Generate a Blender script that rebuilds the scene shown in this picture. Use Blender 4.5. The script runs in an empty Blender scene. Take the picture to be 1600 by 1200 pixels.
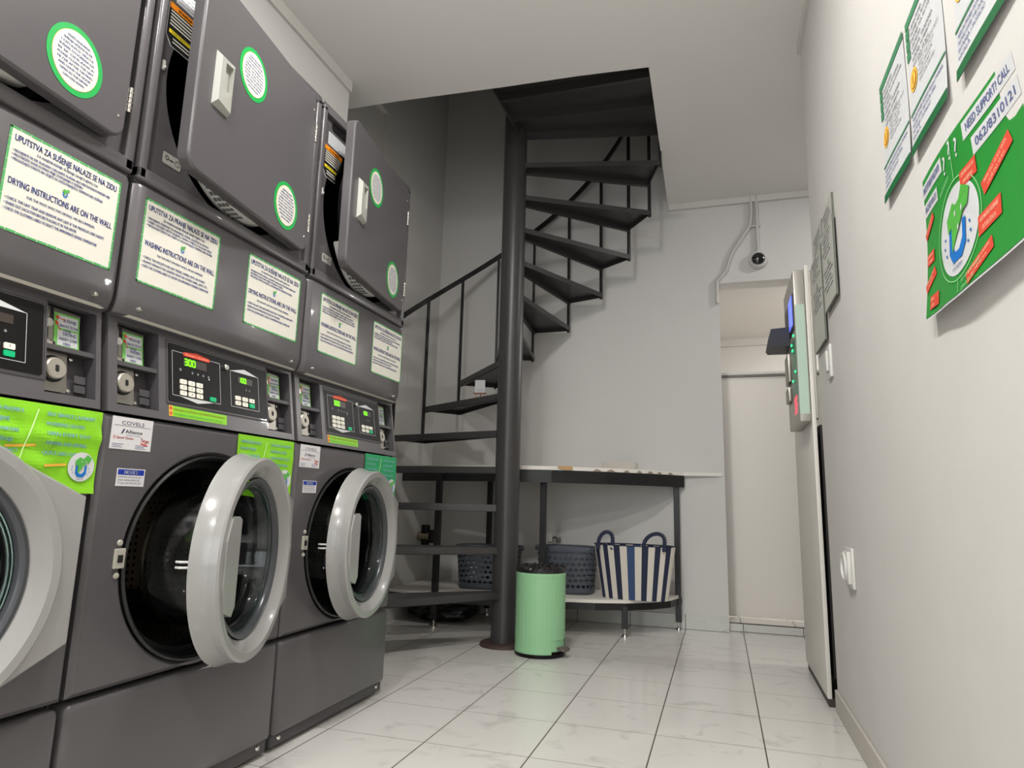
import bpy, bmesh, math, random
from mathutils import Vector, Matrix
R=math.radians
random.seed(7)
sc=bpy.context.scene
COL=sc.collection

# ------------------------------------------------------------------ camera
CAMH=0.7384
cam_d=bpy.data.cameras.new('camera'); cam=bpy.data.objects.new('camera',cam_d); COL.objects.link(cam)
cam_d.sensor_fit='HORIZONTAL'; cam_d.sensor_width=36.0; cam_d.lens=36.0*1033.25/1600.0
cam_d.clip_start=0.02; cam_d.clip_end=60
_r=Vector((0.95500802,0.29555125,0.02468087)); _u=Vector((0.02898061,-0.17581586,0.9839964)); _f=Vector((-0.29516065,0.93900918,0.17647082))
m3=Matrix((_r,_u,-_f)).transposed()
cam.matrix_world=Matrix.Translation((0,0,CAMH))@m3.to_4x4()
sc.camera=cam
# ------------------------------------------------------------------ world, exposure
w=bpy.data.worlds.new('world'); sc.world=w; w.use_nodes=True
w.node_tree.nodes['Background'].inputs[0].default_value=(0.85,0.9,1.0,1); w.node_tree.nodes['Background'].inputs[1].default_value=0.15
sc.view_settings.view_transform='Standard'; sc.view_settings.look='None'; sc.view_settings.gamma=1.0
sc.view_settings.use_curve_mapping=False
sc.view_settings.exposure=0.13

# ------------------------------------------------------------------ materials
def lin(c):
    return tuple(((x/255.0)/12.92 if x/255.0<=0.04045 else ((x/255.0+0.055)/1.055)**2.4) for x in c)
_M={}
def mat(name,rgb,rough=0.5,metal=0.0,spec=0.5,trans=0.0,ior=1.45,emit=None,es=0.0,coat=0.0,noise=0.0,nscale=8.0,bump=0.0,bscale=60.0,alpha=1.0):
    if name in _M: return _M[name]
    m=bpy.data.materials.new(name); m.use_nodes=True; nt=m.node_tree; b=nt.nodes['Principled BSDF']
    c=lin(rgb)+(1,)
    b.inputs['Base Color'].default_value=c; b.inputs['Roughness'].default_value=rough; b.inputs['Metallic'].default_value=metal
    b.inputs['Specular IOR Level'].default_value=spec; b.inputs['Transmission Weight'].default_value=trans; b.inputs['IOR'].default_value=ior
    b.inputs['Coat Weight'].default_value=coat; b.inputs['Alpha'].default_value=alpha
    if emit: b.inputs['Emission Color'].default_value=lin(emit)+(1,); b.inputs['Emission Strength'].default_value=es
    if noise or bump:
        tc=nt.nodes.new('ShaderNodeTexCoord')
    if noise:
        n=nt.nodes.new('ShaderNodeTexNoise'); n.inputs['Scale'].default_value=nscale; n.inputs['Detail'].default_value=5
        nt.links.new(tc.outputs['Object'],n.inputs['Vector'])
        mx=nt.nodes.new('ShaderNodeMix'); mx.data_type='RGBA'; mx.inputs['A'].default_value=tuple(x*(1-noise) for x in c[:3])+(1,); mx.inputs['B'].default_value=tuple(min(1,x*(1+noise)) for x in c[:3])+(1,)
        nt.links.new(n.outputs['Fac'],mx.inputs['Factor']); nt.links.new(mx.outputs['Result'],b.inputs['Base Color'])
    if bump:
        n2=nt.nodes.new('ShaderNodeTexNoise'); n2.inputs['Scale'].default_value=bscale; n2.inputs['Detail'].default_value=3
        nt.links.new(tc.outputs['Object'],n2.inputs['Vector'])
        bp=nt.nodes.new('ShaderNodeBump'); bp.inputs['Strength'].default_value=bump; bp.inputs['Distance'].default_value=0.004
        nt.links.new(n2.outputs['Fac'],bp.inputs['Height']); nt.links.new(bp.outputs['Normal'],b.inputs['Normal'])
    _M[name]=m; return m
WALL=mat('painted_wall',(208,206,203),0.8,noise=0.02,nscale=3,bump=0.15,bscale=25)
WALLR=mat('painted_wall_scuffed',(203,200,196),0.7,noise=0.045,nscale=5,bump=0.12,bscale=18)
CEIL=mat('ceiling_paint',(228,225,222),0.85,noise=0.02,nscale=2)
TRIM=mat('trim_paint',(208,205,200),0.7)
BODY=mat('charcoal_enamel',(84,81,83),0.30,coat=0.2,noise=0.03,nscale=3)
BODYD=mat('charcoal_plastic',(72,69,72),0.45)
DARK=mat('dark_gap',(22,22,24),0.6)
BLACK=mat('black_panel',(18,17,18),0.35,spec=0.25)
RUBBER=mat('black_rubber',(18,18,19),0.38)
DOORG=mat('grey_door_plastic',(148,147,145),0.22,coat=0.3)
CHROME=mat('chrome',(215,212,206),0.18,metal=1.0)
STEEL=mat('brushed_steel',(150,146,138),0.35,metal=0.9)
WHITEP=mat('white_plastic',(204,202,198),0.35)
CREAM=mat('sheet_cream',(212,208,197),0.55)
PAPER=mat('sheet_white',(196,197,198),0.6)
PGREEN=mat('print_green',(74,158,88),0.6)
PBLUE=mat('print_blue',(44,62,140),0.6)
PTEXT=mat('print_slate',(84,92,140),0.6)
PGREY=mat('print_grey_line',(120,122,128),0.6)
PDG=mat('print_dark_green',(0,92,44),0.6)
PMG=mat('print_mid_green',(58,124,84),0.6)
PBG=mat('poster_green',(32,134,46),0.45,noise=0.08,nscale=6)
PORG=mat('print_orange',(232,176,64),0.6)
PORD=mat('print_brown_orange',(150,96,50),0.6)
PRED=mat('print_red',(205,66,44),0.6)
PLRED=mat('print_light_red',(240,170,140),0.6)
LIME=mat('lime_sheet',(128,196,30),0.4,noise=0.07,nscale=12)
EMER=mat('emerald_sheet',(28,150,92),0.4,noise=0.06,nscale=12)
LBLUE=mat('print_pale_blue',(120,168,176),0.5)
SBLUE=mat('print_strong_blue',(0,104,184),0.5)
NBLUE=mat('print_notice_blue',(20,50,150),0.5)
LGREEN=mat('print_leaf_green',(76,164,60),0.5)
KEYW=mat('key_white',(226,222,208),0.4)
KEYG=mat('key_green',(0,170,110),0.4)
LEDG=mat('led_digits',(60,200,0),0.4,emit=(120,255,0),es=1.5)
LEDBG=mat('led_window',(58,50,46),0.3)
STAIR=mat('stair_black_paint',(58,56,56),0.35,noise=0.06,nscale=5)
IRON=mat('iron_black',(30,29,30),0.4)
GREENB=mat('mint_plastic',(146,196,150),0.4)
BAG_W=mat('canvas_white',(214,208,196),0.8)
BAG_B=mat('canvas_navy',(36,42,66),0.8)
BAG_L=mat('canvas_blue',(56,76,114),0.8)
BASK=mat('slate_plastic',(78,83,92),0.4)
def glass(name,rgb,rough=0.02):
    return mat(name,rgb,rough,trans=1.0,ior=1.48,spec=0.5)
GLASS=glass('door_glass',(206,210,210))
TEAL=glass('door_glass_edge',(176,208,202),0.1)

def perf_mat():
    m=bpy.data.materials.new('perforated_steel'); m.use_nodes=True; nt=m.node_tree; b=nt.nodes['Principled BSDF']
    b.inputs['Metallic'].default_value=0.85; b.inputs['Roughness'].default_value=0.35
    tc=nt.nodes.new('ShaderNodeUVMap'); 
    sp=nt.nodes.new('ShaderNodeSeparateXYZ'); nt.links.new(tc.outputs['UV'],sp.inputs[0])
    def mt(op,a,bv=None):
        n=nt.nodes.new('ShaderNodeMath'); n.operation=op
        for i,x in enumerate((a,bv)):
            if x is None: continue
            if isinstance(x,(int,float)): n.inputs[i].default_value=x
            else: nt.links.new(x,n.inputs[i])
        return n.outputs[0]
    fx=mt('SUBTRACT',mt('FRACT',mt('MULTIPLY',sp.outputs[0],52.0)),0.5); fy=mt('SUBTRACT',mt('FRACT',mt('MULTIPLY',sp.outputs[1],22.0)),0.5)
    d=mt('SQRT',mt('ADD',mt('MULTIPLY',fx,fx),mt('MULTIPLY',fy,fy)))
    hole=mt('LESS_THAN',d,0.25)
    gate=mt('GREATER_THAN',mt('FRACT',mt('MULTIPLY',sp.outputs[0],13.0)),0.28)
    h=mt('MULTIPLY',hole,gate)
    mx=nt.nodes.new('ShaderNodeMix'); mx.data_type='RGBA'; mx.inputs['A'].default_value=lin((124,116,105))+(1,); mx.inputs['B'].default_value=(0.005,0.005,0.005,1)
    nt.links.new(h,mx.inputs['Factor']); nt.links.new(mx.outputs['Result'],b.inputs['Base Color'])
    return m
PERF=perf_mat()

def tile_mat(name,x0,y0,s,axis='xy',base=(214,211,206)):
    m=bpy.data.materials.new(name); m.use_nodes=True; nt=m.node_tree; b=nt.nodes['Principled BSDF']
    b.inputs['Roughness'].default_value=0.2; b.inputs['Specular IOR Level'].default_value=0.5
    tc=nt.nodes.new('ShaderNodeTexCoord'); sp=nt.nodes.new('ShaderNodeSeparateXYZ'); nt.links.new(tc.outputs['Object'],sp.inputs[0])
    def mt(op,a,bv=None):
        n=nt.nodes.new('ShaderNodeMath'); n.operation=op
        for i,x in enumerate((a,bv)):
            if x is None: continue
            if isinstance(x,(int,float)): n.inputs[i].default_value=x
            else: nt.links.new(x,n.inputs[i])
        return n.outputs[0]
    def edge(o,o0,wd):
        fr=mt('FRACT',mt('DIVIDE',mt('SUBTRACT',o,o0-50*s),s))
        dd=mt('MINIMUM',fr,mt('SUBTRACT',1.0,fr))
        return mt('LESS_THAN',dd,wd/s/2)
    gx=edge(sp.outputs[0],x0,0.0045); gy=edge(sp.outputs[1],y0,0.0034)
    n=nt.nodes.new('ShaderNodeTexNoise'); n.inputs['Scale'].default_value=7; n.inputs['Detail'].default_value=6; n.inputs['Distortion'].default_value=1.2
    nt.links.new(tc.outputs['Object'],n.inputs['Vector'])
    rp=nt.nodes.new('ShaderNodeValToRGB'); rp.color_ramp.elements[0].position=0.30; rp.color_ramp.elements[1].position=0.42
    rp.color_ramp.elements[0].color=tuple(x*0.84 for x in lin(base))+(1,); rp.color_ramp.elements[1].color=lin(base)+(1,)
    nt.links.new(n.outputs['Fac'],rp.inputs[0])
    m1=nt.nodes.new('ShaderNodeMix'); m1.data_type='RGBA'; m1.inputs['B'].default_value=lin((124,116,108))+(1,)
    nt.links.new(gy,m1.inputs['Factor']); nt.links.new(rp.outputs['Color'],m1.inputs['A'])
    m2=nt.nodes.new('ShaderNodeMix'); m2.data_type='RGBA'; m2.inputs['B'].default_value=lin((92,84,76))+(1,)
    nt.links.new(gx,m2.inputs['Factor']); nt.links.new(m1.outputs['Result'],m2.inputs['A'])
    nt.links.new(m2.outputs['Result'],b.inputs['Base Color'])
    g=mt('MAXIMUM',gx,gy); bp=nt.nodes.new('ShaderNodeBump'); bp.inputs['Strength'].default_value=0.4; bp.inputs['Distance'].default_value=0.002; bp.invert=True
    nt.links.new(g,bp.inputs['Height']); nt.links.new(bp.outputs['Normal'],b.inputs['Normal'])
    rr=mt('ADD',mt('MULTIPLY',g,0.5),0.2); nt.links.new(rr,b.inputs['Roughness'])
    return m
TILE=tile_mat('floor_tile',-0.224,2.3785,0.337)

# ------------------------------------------------------------------ mesh builder
class MB:
    def __init__(s): s.v=[]; s.f=[]; s.m=[]; s.mats=[]; s.uv={}
    def mi(s,m):
        if m not in s.mats: s.mats.append(m)
        return s.mats.index(m)
    def add(s,vs,fs,m):
        o=len(s.v); s.v+= [tuple(x) for x in vs]; k=s.mi(m)
        for f in fs: s.f.append(tuple(i+o for i in f)); s.m.append(k)
        return s
    def box(s,a,b,m,bev=0.0,seg=2,xf=None):
        x0,y0,z0=[min(a[i],b[i]) for i in range(3)]; x1,y1,z1=[max(a[i],b[i]) for i in range(3)]
        if bev<=0:
            vs=[(x0,y0,z0),(x1,y0,z0),(x1,y1,z0),(x0,y1,z0),(x0,y0,z1),(x1,y0,z1),(x1,y1,z1),(x0,y1,z1)]
            fs=[(0,3,2,1),(4,5,6,7),(0,1,5,4),(1,2,6,5),(2,3,7,6),(3,0,4,7)]
        else:
            bm=bmesh.new(); bmesh.ops.create_cube(bm,size=1.0)
            for v in bm.verts: v.co=Vector(((x0+x1)/2+v.co.x*(x1-x0),(y0+y1)/2+v.co.y*(y1-y0),(z0+z1)/2+v.co.z*(z1-z0)))
            bev=min(bev,(x1-x0)*.49,(y1-y0)*.49,(z1-z0)*.49)
            bmesh.ops.bevel(bm,geom=bm.edges[:],offset=bev,segments=seg,affect='EDGES',profile=0.5)
            bm.verts.index_update(); vs=[v.co.copy() for v in bm.verts]; fs=[tuple(v.index for v in f.verts) for f in bm.faces]; bm.free()
        if xf: vs=[xf(Vector(v)) for v in vs]
        return s.add(vs,fs,m)
    def prism(s,poly,fn,d0,d1,m):
        """poly 2D ccw, fn(a,b,d)->3D"""
        n=len(poly); vs=[fn(a,b,d0) for a,b in poly]+[fn(a,b,d1) for a,b in poly]
        fs=[tuple(reversed(range(n))),tuple(range(n,2*n))]+[(i,(i+1)%n,n+(i+1)%n,n+i) for i in range(n)]
        return s.add(vs,fs,m)
    def lathe(s,prof,fn,m,n=48,a0=0.0,a1=2*math.pi,uv=False):
        """prof [(r,h)], fn(x,y,h)->3D"""
        full=abs(a1-a0-2*math.pi)<1e-6; c=n if full else n+1; vs=[]; fs=[]
        for r,h in prof:
            for i in range(c):
                a=a0+(a1-a0)*i/n; vs.append(fn(r*math.cos(a),r*math.sin(a),h))
        for j in range(len(prof)-1):
            for i in range(n):
                k=(i+1)%c; fs.append((j*c+i,j*c+k,(j+1)*c+k,(j+1)*c+i))
        return s.add(vs,fs,m)
    def tube(s,pts,r,m,n=10,closed=False):
        pts=[Vector(p) for p in pts]; N=len(pts); rings=[]; prev=None
        for i,p in enumerate(pts):
            if closed: t=(pts[(i+1)%N]-pts[i-1])
            else: t=pts[min(i+1,N-1)]-pts[max(i-1,0)]
            t.normalize()
            if prev is None:
                up=Vector((0,0,1)) if abs(t.z)<0.9 else Vector((1,0,0)); a=t.cross(up).normalized()
            else: a=(prev-t*prev.dot(t)).normalized()
            prev=a; b=t.cross(a); rr=r[i] if isinstance(r,(list,tuple)) else r
            rings.append([p+a*rr*math.cos(2*math.pi*k/n)+b*rr*math.sin(2*math.pi*k/n) for k in range(n)])
        vs=[v for rg in rings for v in rg]; fs=[]
        for i in range(N if closed else N-1):
            j=(i+1)%N
            for k in range(n): fs.append((i*n+k,i*n+(k+1)%n,j*n+(k+1)%n,j*n+k))
        if not closed: fs+= [tuple(reversed(range(n))),tuple(range((N-1)*n,N*n))]
        return s.add(vs,fs,m)
    def bar(s,p,q,wd,ht,m,up=Vector((0,0,1))):
        p=Vector(p);q=Vector(q);t=(q-p).normalized()
        if abs(t.dot(up))>0.98: up=Vector((1,0,0))
        a=t.cross(up).normalized()*wd/2; b=a.cross(t).normalized()*ht/2
        vs=[p-a-b,p+a-b,p+a+b,p-a+b,q-a-b,q+a-b,q+a+b,q-a+b]
        return s.add(vs,[(3,2,1,0),(4,5,6,7),(0,1,5,4),(1,2,6,5),(2,3,7,6),(3,0,4,7)],m)
    def obj(s,name,parent=None,smooth=True,loc=None,solid=True,sharp=35):
        me=bpy.data.meshes.new(name); me.from_pydata([tuple(v) for v in s.v],[],s.f)
        for m in s.mats: me.materials.append(m)
        me.polygons.foreach_set('material_index',s.m)
        if solid:
            bm=bmesh.new(); bm.from_mesh(me); bmesh.ops.recalc_face_normals(bm,faces=bm.faces[:]); bm.to_mesh(me); bm.free()
        if smooth:
            me.shade_smooth(); me.set_sharp_from_angle(angle=R(sharp))
        me.update()
        o=bpy.data.objects.new(name,me); COL.objects.link(o)
        if parent: o.parent=parent
        if loc: o.location=loc
        return o
def thing(name,label,cat,loc=(0,0,0),group=None):
    o=bpy.data.objects.new(name,None); COL.objects.link(o); o.location=loc; o.empty_display_size=0.1
    o['label']=label; o['category']=cat
    if group: o['group']=group
    return o
def tag(o,label,cat,group=None):
    o['label']=label; o['category']=cat
    if group: o['group']=group
    return o
def struct(o): o['kind']='structure'; return o

# ------------------------------------------------------------------ printed matter
_TC={}
def text_poly(st):
    if st in _TC: return _TC[st]
    cu=bpy.data.curves.new('t','FONT'); cu.body=st; cu.size=1.0; cu.resolution_u=3; cu.fill_mode='FRONT'
    o=bpy.data.objects.new('t',cu); COL.objects.link(o)
    dg=bpy.context.evaluated_depsgraph_get(); me=o.evaluated_get(dg).to_mesh()
    vs=[(v.co.x,v.co.y) for v in me.vertices]; fs=[tuple(p.vertices) for p in me.polygons]
    o.evaluated_get(dg).to_mesh_clear(); bpy.data.objects.remove(o); bpy.data.curves.remove(cu)
    _TC[st]=(vs,fs); return _TC[st]
class Sheet:
    """flat print: fn(s,t,h)->3D, h = height above the carrier"""
    def __init__(self,fn,step=0.00035): self.b=MB(); self.fn=fn; self.st=step
    def poly(self,pts,m,L=1):
        self.b.add([self.fn(a,c,L*self.st) for a,c in pts],[tuple(range(len(pts)))],m)
    def rect(self,x0,y0,x1,y1,m,L=1,nx=1,ny=1):
        vs=[];fs=[]
        for j in range(ny+1):
            for i in range(nx+1): vs.append(self.fn(x0+(x1-x0)*i/nx,y0+(y1-y0)*j/ny,L*self.st))
        for j in range(ny):
            for i in range(nx): k=j*(nx+1)+i; fs.append((k,k+1,k+nx+2,k+nx+1))
        self.b.add(vs,fs,m)
    def ell(self,cx,cy,rx,ry,m,L=1,n=28):
        self.poly([(cx+rx*math.cos(2*math.pi*i/n),cy+ry*math.sin(2*math.pi*i/n)) for i in range(n)],m,L)
    def ring(self,cx,cy,r0,r1,m,L=1,n=32,a0=0,a1=2*math.pi):
        for i in range(n):
            a=a0+(a1-a0)*i/n;b=a0+(a1-a0)*(i+1)/n
            self.poly([(cx+r0*math.cos(a),cy+r0*math.sin(a)),(cx+r1*math.cos(a),cy+r1*math.sin(a)),(cx+r1*math.cos(b),cy+r1*math.sin(b)),(cx+r0*math.cos(b),cy+r0*math.sin(b))],m,L)
    def line(self,p,q,wd,m,L=1,n=1):
        dx,dy=q[0]-p[0],q[1]-p[1]; l=math.hypot(dx,dy); ax,ay=-dy/l*wd/2,dx/l*wd/2
        for i in range(n):
            a=i/n;b=(i+1)/n
            P=(p[0]+dx*a,p[1]+dy*a);Q=(p[0]+dx*b,p[1]+dy*b)
            self.poly([(P[0]-ax,P[1]-ay),(Q[0]-ax,Q[1]-ay),(Q[0]+ax,Q[1]+ay),(P[0]+ax,P[1]+ay)],m,L)
    def text(self,st,x,y,h,m,width=None,align='c',L=2,rot=0.0,bold=0.0):
        vs,fs=text_poly(st)
        if not vs: return
        x0=min(v[0] for v in vs);x1=max(v[0] for v in vs)
        sy=h/0.72; sx=sy if width is None else width/(x1-x0)
        wd=(x1-x0)*sx; ox={'c':-wd/2,'l':0,'r':-wd}[align]
        c,s_=math.cos(rot),math.sin(rot); pts=[]
        for a,b in vs:
            u=(a-x0)*sx+ox; v=b*sy; pts.append(self.fn(x+u*c-v*s_,y+u*s_+v*c,L*self.st))
        self.b.add(pts,fs,m)
        if bold:
            pts=[p+ (self.fn(x+bold*c,y+bold*s_,0)-self.fn(x,y,0)) for p in pts]; self.b.add(pts,fs,m)
    def obj(self,name,parent=None,loc=None): return self.b.obj(name,parent,smooth=False,loc=loc,solid=False)
def shirt_logo(S,cx,cy,r,L=3,white=True):
    if white: S.ell(cx,cy,r,r,PAPER,L)
    # washer shape with round bite
    P=[(-.42,.10),(-.42,-.45),(-.22,-.70),(.22,-.70),(.42,-.45),(.42,.10),(.26,.10),(.26,-.28),(.10,-.48),(-.10,-.48),(-.26,-.28),(-.26,.10)]
    k=r/1.0
    S.poly([(cx+a*k,cy+b*k) for a,b in [P[0],P[1],P[2],P[9],P[10],P[11]]],SBLUE,L+1)
    S.poly([(cx+a*k,cy+b*k) for a,b in [P[2],P[3],P[8],P[9]]],SBLUE,L+1)
    S.poly([(cx+a*k,cy+b*k) for a,b in [P[3],P[4],P[5],P[6],P[7],P[8]]],SBLUE,L+1)
    T=[(-.24,-.46),(.34,.26),(.56,.30),(.70,.62),(.34,.84),(.18,.60),(.0,.54),(-.16,.66),(-.50,.38),(-.44,.04),(-.26,.12)]
    S.poly([(cx+a*k,cy+b*k) for a,b in T],LGREEN,L+2)
    for a,b in ((-.02,.36),(.30,.34),(.10,0)): S.poly([(cx+(a+u)*k,cy+(b+v)*k) for u,v in ((0,-.09),(.04,0),(0,.09),(-.04,0))],PAPER,L+3)
    for i,(a,b) in enumerate([(-.66,.0),(-.70,-.2),(-.6,-.4),(.60,-.1),(.64,-.32),(.52,-.5)]): S.ell(cx+a*k,cy+b*k,.035*k,.035*k,SBLUE,L+1,8)
    S.text('LAUNDRY',cx,cy-.86*k,.08*k,PTEXT,width=.5*k,L=L+1)

# ================================================================== ROOM
H=2.783
def wallbox(name,a,b,m,bev=0):
    return struct(MB().box(a,b,m,bev).obj(name,smooth=False))
wallbox('floor',(-3.2,-3.2,-0.12),(2.2,4.42,0.0),TILE)
# right wall with its end corner
RX=0.400; RY=2.885
wallbox('wall_right',(RX,-3.2,0.0),(RX+0.14,RY,H),WALLR)
# left wall and stairwell side
wallbox('wall_left',(-2.12,-3.2,0.0),(-1.97,4.4,5.2),WALL)
wallbox('trim_1',(-1.97,-3.2,2.16),(-1.705,2.60,H),WALL)                   # boxed-in soffit above the machines
wallbox('trim_2',(-1.705,-3.2,H-0.055),(-1.690,2.60,H),TRIM)
# back wall around doorway
DX0,DX1,DZ=0.033,0.80,2.20
b=MB(); b.box((-2.12,4.40,0),(DX0,4.55,5.2),WALL); b.box((DX0,4.40,DZ),(DX1,4.55,5.2),WALL); b.box((DX1,4.40,0),(2.2,4.55,5.2),WALL)
struct(b.obj('wall_back',smooth=False))
b=MB(); b.box((-3.2,-3.34,0),(-1.75,-3.2,H),WALL); b.box((.36,-3.34,0),(2.2,-3.2,H),WALL); b.box((-1.75,-3.34,2.45),(.36,-3.2,H),WALL)
struct(b.obj('wall_front',smooth=False))
b=MB()
for x in (-1.75,-.72,.32): b.box((x,-3.30,0),(x+.05,-3.24,2.45),BLACK)
for z in (0,.9,2.41): b.box((-1.75,-3.30,z),(.36,-3.24,z+.05),BLACK)
wn=struct(b.obj('unseen_window_1',smooth=False)); MB().box((-1.70,-3.275,.05),(.32,-3.269,2.41),GLASS).obj('pane',wn,smooth=False)  # front window behind the camera, unseen, added to match the brightness
dl=bpy.data.lights.new('daylight_fill','AREA'); dl.shape='RECTANGLE'; dl.size=2.0; dl.size_y=2.2; dl.energy=47; dl.color=(.93,.97,1.0)  # added area fill standing in for daylight, evens out the room
do_=bpy.data.objects.new('daylight_fill',dl); COL.objects.link(do_); do_.location=(-.70,-3.15,1.35); do_.rotation_euler=(R(90),0,0)
wallbox('wall_annex',(2.06,RY,0),(2.2,4.4,H),WALL)
# ceiling with the stair opening  x -1.97..-0.262 , y 2.83..4.4
HX=-0.262
b=MB()
P=[(-1.97,2.795),(-1.5,2.805),(-1.0,2.832),(-0.6,2.845),(HX,2.868),(HX-0.022,4.40)]
zc=H
b.add([(-3.2,-3.2,zc),(2.2,-3.2,zc),(2.2,P[4][1],zc),(P[4][0],P[4][1],zc),(P[3][0],P[3][1],zc),(P[2][0],P[2][1],zc),(P[1][0],P[1][1],zc),(P[0][0],P[0][1],zc),(-3.2,P[0][1],zc)],[tuple(reversed(range(9)))],CEIL)
b.add([(P[4][0],P[4][1],zc),(2.2,P[4][1],zc),(2.2,4.4,zc),(P[5][0],4.4,zc)],[(3,2,1,0)],CEIL)
for i in range(5):
    p,q_=P[i],P[i+1]; b.add([(p[0],p[1],zc),(q_[0],q_[1],zc),(q_[0],q_[1],zc+.22),(p[0],p[1],zc+.22)],[(0,1,2,3)],CEIL)
b.add([(-3.2,-3.2,zc+.22),(2.2,-3.2,zc+.22),(2.2,4.4,zc+.22),(P[5][0],4.4,zc+.22),(P[4][0],P[4][1],zc+.22),(P[0][0],P[0][1],zc+.22),(-3.2,P[0][1],zc+.22)],[tuple(range(7))],CEIL)
struct(b.obj('ceiling',smooth=False,solid=False))
# upper stairwell shell (unlit storey above)
b=MB(); b.box((-1.97,2.2,H+.22),(-1.95,2.3,5.2),WALL); b.box((-2.12,1.6,H+.22),(1.2,1.72,5.2),WALL); b.box((1.2,1.6,H+.22),(1.32,4.4,5.2),WALL)
struct(b.obj('wall_upper',smooth=False)); wallbox('ceiling_upper',(-2.12,1.6,5.2),(1.32,4.55,5.3),CEIL)
b=MB(); b.box((-1.97,2.75,3.15),(-1.935,3.44,3.19),TRIM); b.box((-1.97,3.405,2.2),(-1.94,3.44,3.16),TRIM)
struct(b.obj('trim_3',smooth=False))
# back crown trim
wallbox('trim_4',(HX-0.02,4.375,H-0.042),(2.2,4.40,H),TRIM)
wallbox('trim_7',(RX-0.014,-3.2,H-0.05),(RX,RY,H),TRIM)
# baseboards
BT=tile_mat('skirting_tile',-0.224,4.30,0.337,base=(196,196,190))
wallbox('baseboard_back',(-1.97,4.388,0.002),(DX0,4.40,0.085),BT)
wallbox('baseboard_right',(RX-0.010,-3.2,0.0),(RX,RY,0.080),mat('skirting_paint',(186,180,172),0.5,noise=0.03),0.003)
# passage beyond the doorway
TILE2=tile_mat('sill_tile',0.10,4.2,0.31,base=(222,216,208))
wallbox('trim_5',(DX0,4.455,0.0),(DX1,4.66,0.052),TILE2)
wallbox('trim_8',(DX0,4.440,0.004),(DX1,4.455,0.047),BT)
wallbox('trim_9',(DX0,4.441,0.047),(DX1,4.4552,0.0515),mat('dark_joint',(70,66,60),.7))                    # raised tiled sill
PASS=mat('passage_paint',(212,209,205),0.8)
b=MB(); b.box((DX0-0.45,4.55,-0.1),(DX0-0.40,6.5,2.6),PASS); b.box((1.6,4.55,-0.1),(1.7,6.5,2.6),PASS); b.box((-0.5,6.42,-0.1),(1.7,6.52,2.6),PASS)
struct(b.obj('wall_passage',smooth=False))
wallbox('ceiling_passage',(-0.5,4.55,2.30),(1.7,6.5,2.36),PASS)
wallbox('floor_passage',(-0.5,4.42,-0.12),(1.7,6.5,0.0),TILE2)
wallbox('trim_6',(-0.4,6.37,2.235),(1.6,6.42,2.30),TRIM)
t=struct(MB().box((-0.10,4.70,0.052),(1.2,4.73,1.62),mat('panel_white',(222,217,210),0.35)).obj('door_1',smooth=False))
MB().box((-0.12,4.685,1.622),(1.22,4.745,1.634),mat('rail_grey',(120,116,110),0.4)).box((-0.12,4.68,1.634),(1.22,4.75,1.65),WHITEP).obj('rail',t,smooth=False)

# ================================================================== LAUNDRY MACHINES
FX=-1.264      # front plane
W=0.684
SX=0.035/0.22
def front(s,t,h): return Vector((h,s,t))
def slant(s,t,h): return Vector((-SX*(t-0.912)+h*0.987,s,t+h*SX))
def rrect(x0,y0,x1,y1,r,n=5):
    o=[]
    for cx,cy,a in ((x1-r,y1-r,0),(x0+r,y1-r,90),(x0+r,y0+r,180),(x1-r,y0+r,270)):
        for i in range(n+1):
            t=R(a+90*i/n); o.append((cx+r*math.cos(t),cy+r*math.sin(t)))
    return o
def plate_hole(b,y0,y1,z0,z1,cy,cz,r,x,m,n=64,depth=0.03):
    """front plate with a round hole and rounded outer edge"""
    ang=[2*math.pi*i/n for i in range(n)]
    for a in (math.atan2(z1-cz,y1-cy),math.atan2(z1-cz,y0-cy),math.atan2(z0-cz,y0-cy)+2*math.pi,math.atan2(z0-cz,y1-cy)+2*math.pi):
        k=min(range(n),key=lambda i:abs((ang[i]-a+math.pi)%(2*math.pi)-math.pi)); ang[k]=a%(2*math.pi)
    inn=[];out=[];inb=[]
    for a in ang:
        c,s=math.cos(a),math.sin(a); t=1e9
        if c>1e-9: t=min(t,(y1-cy)/c)
        if c<-1e-9: t=min(t,(y0-cy)/c)
        if s>1e-9: t=min(t,(z1-cz)/s)
        if s<-1e-9: t=min(t,(z0-cz)/s)
        inn.append((x,cy+r*c,cz+r*s)); out.append((x,cy+t*c,cz+t*s)); inb.append((x-depth,cy+r*c,cz+r*s))
    vs=inn+out+inb; fs=[]
    for i in range(n):
        j=(i+1)%n; fs.append((i,n+i,n+j,j)); fs.append((i,j,2*n+j,2*n+i))
    # outer rim going back
    e=0.010
    rim=[]
    for (xx,yy,zz) in out: rim.append((x-e,yy+(e if yy>=y1-1e-6 else -e if yy<=y0+1e-6 else 0),zz+(e if zz>=z1-1e-6 else -e if zz<=z0+1e-6 else 0)))
    o=len(vs); vs+=rim
    rim2=[(x-0.06,p[1],p[2]) for p in rim]; o2=len(vs); vs+=rim2
    for i in range(n):
        j=(i+1)%n; fs.append((n+i,o+i,o+j,n+j)); fs.append((o+i,o2+i,o2+j,o+j))
    b.add(vs,fs,m)

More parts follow.
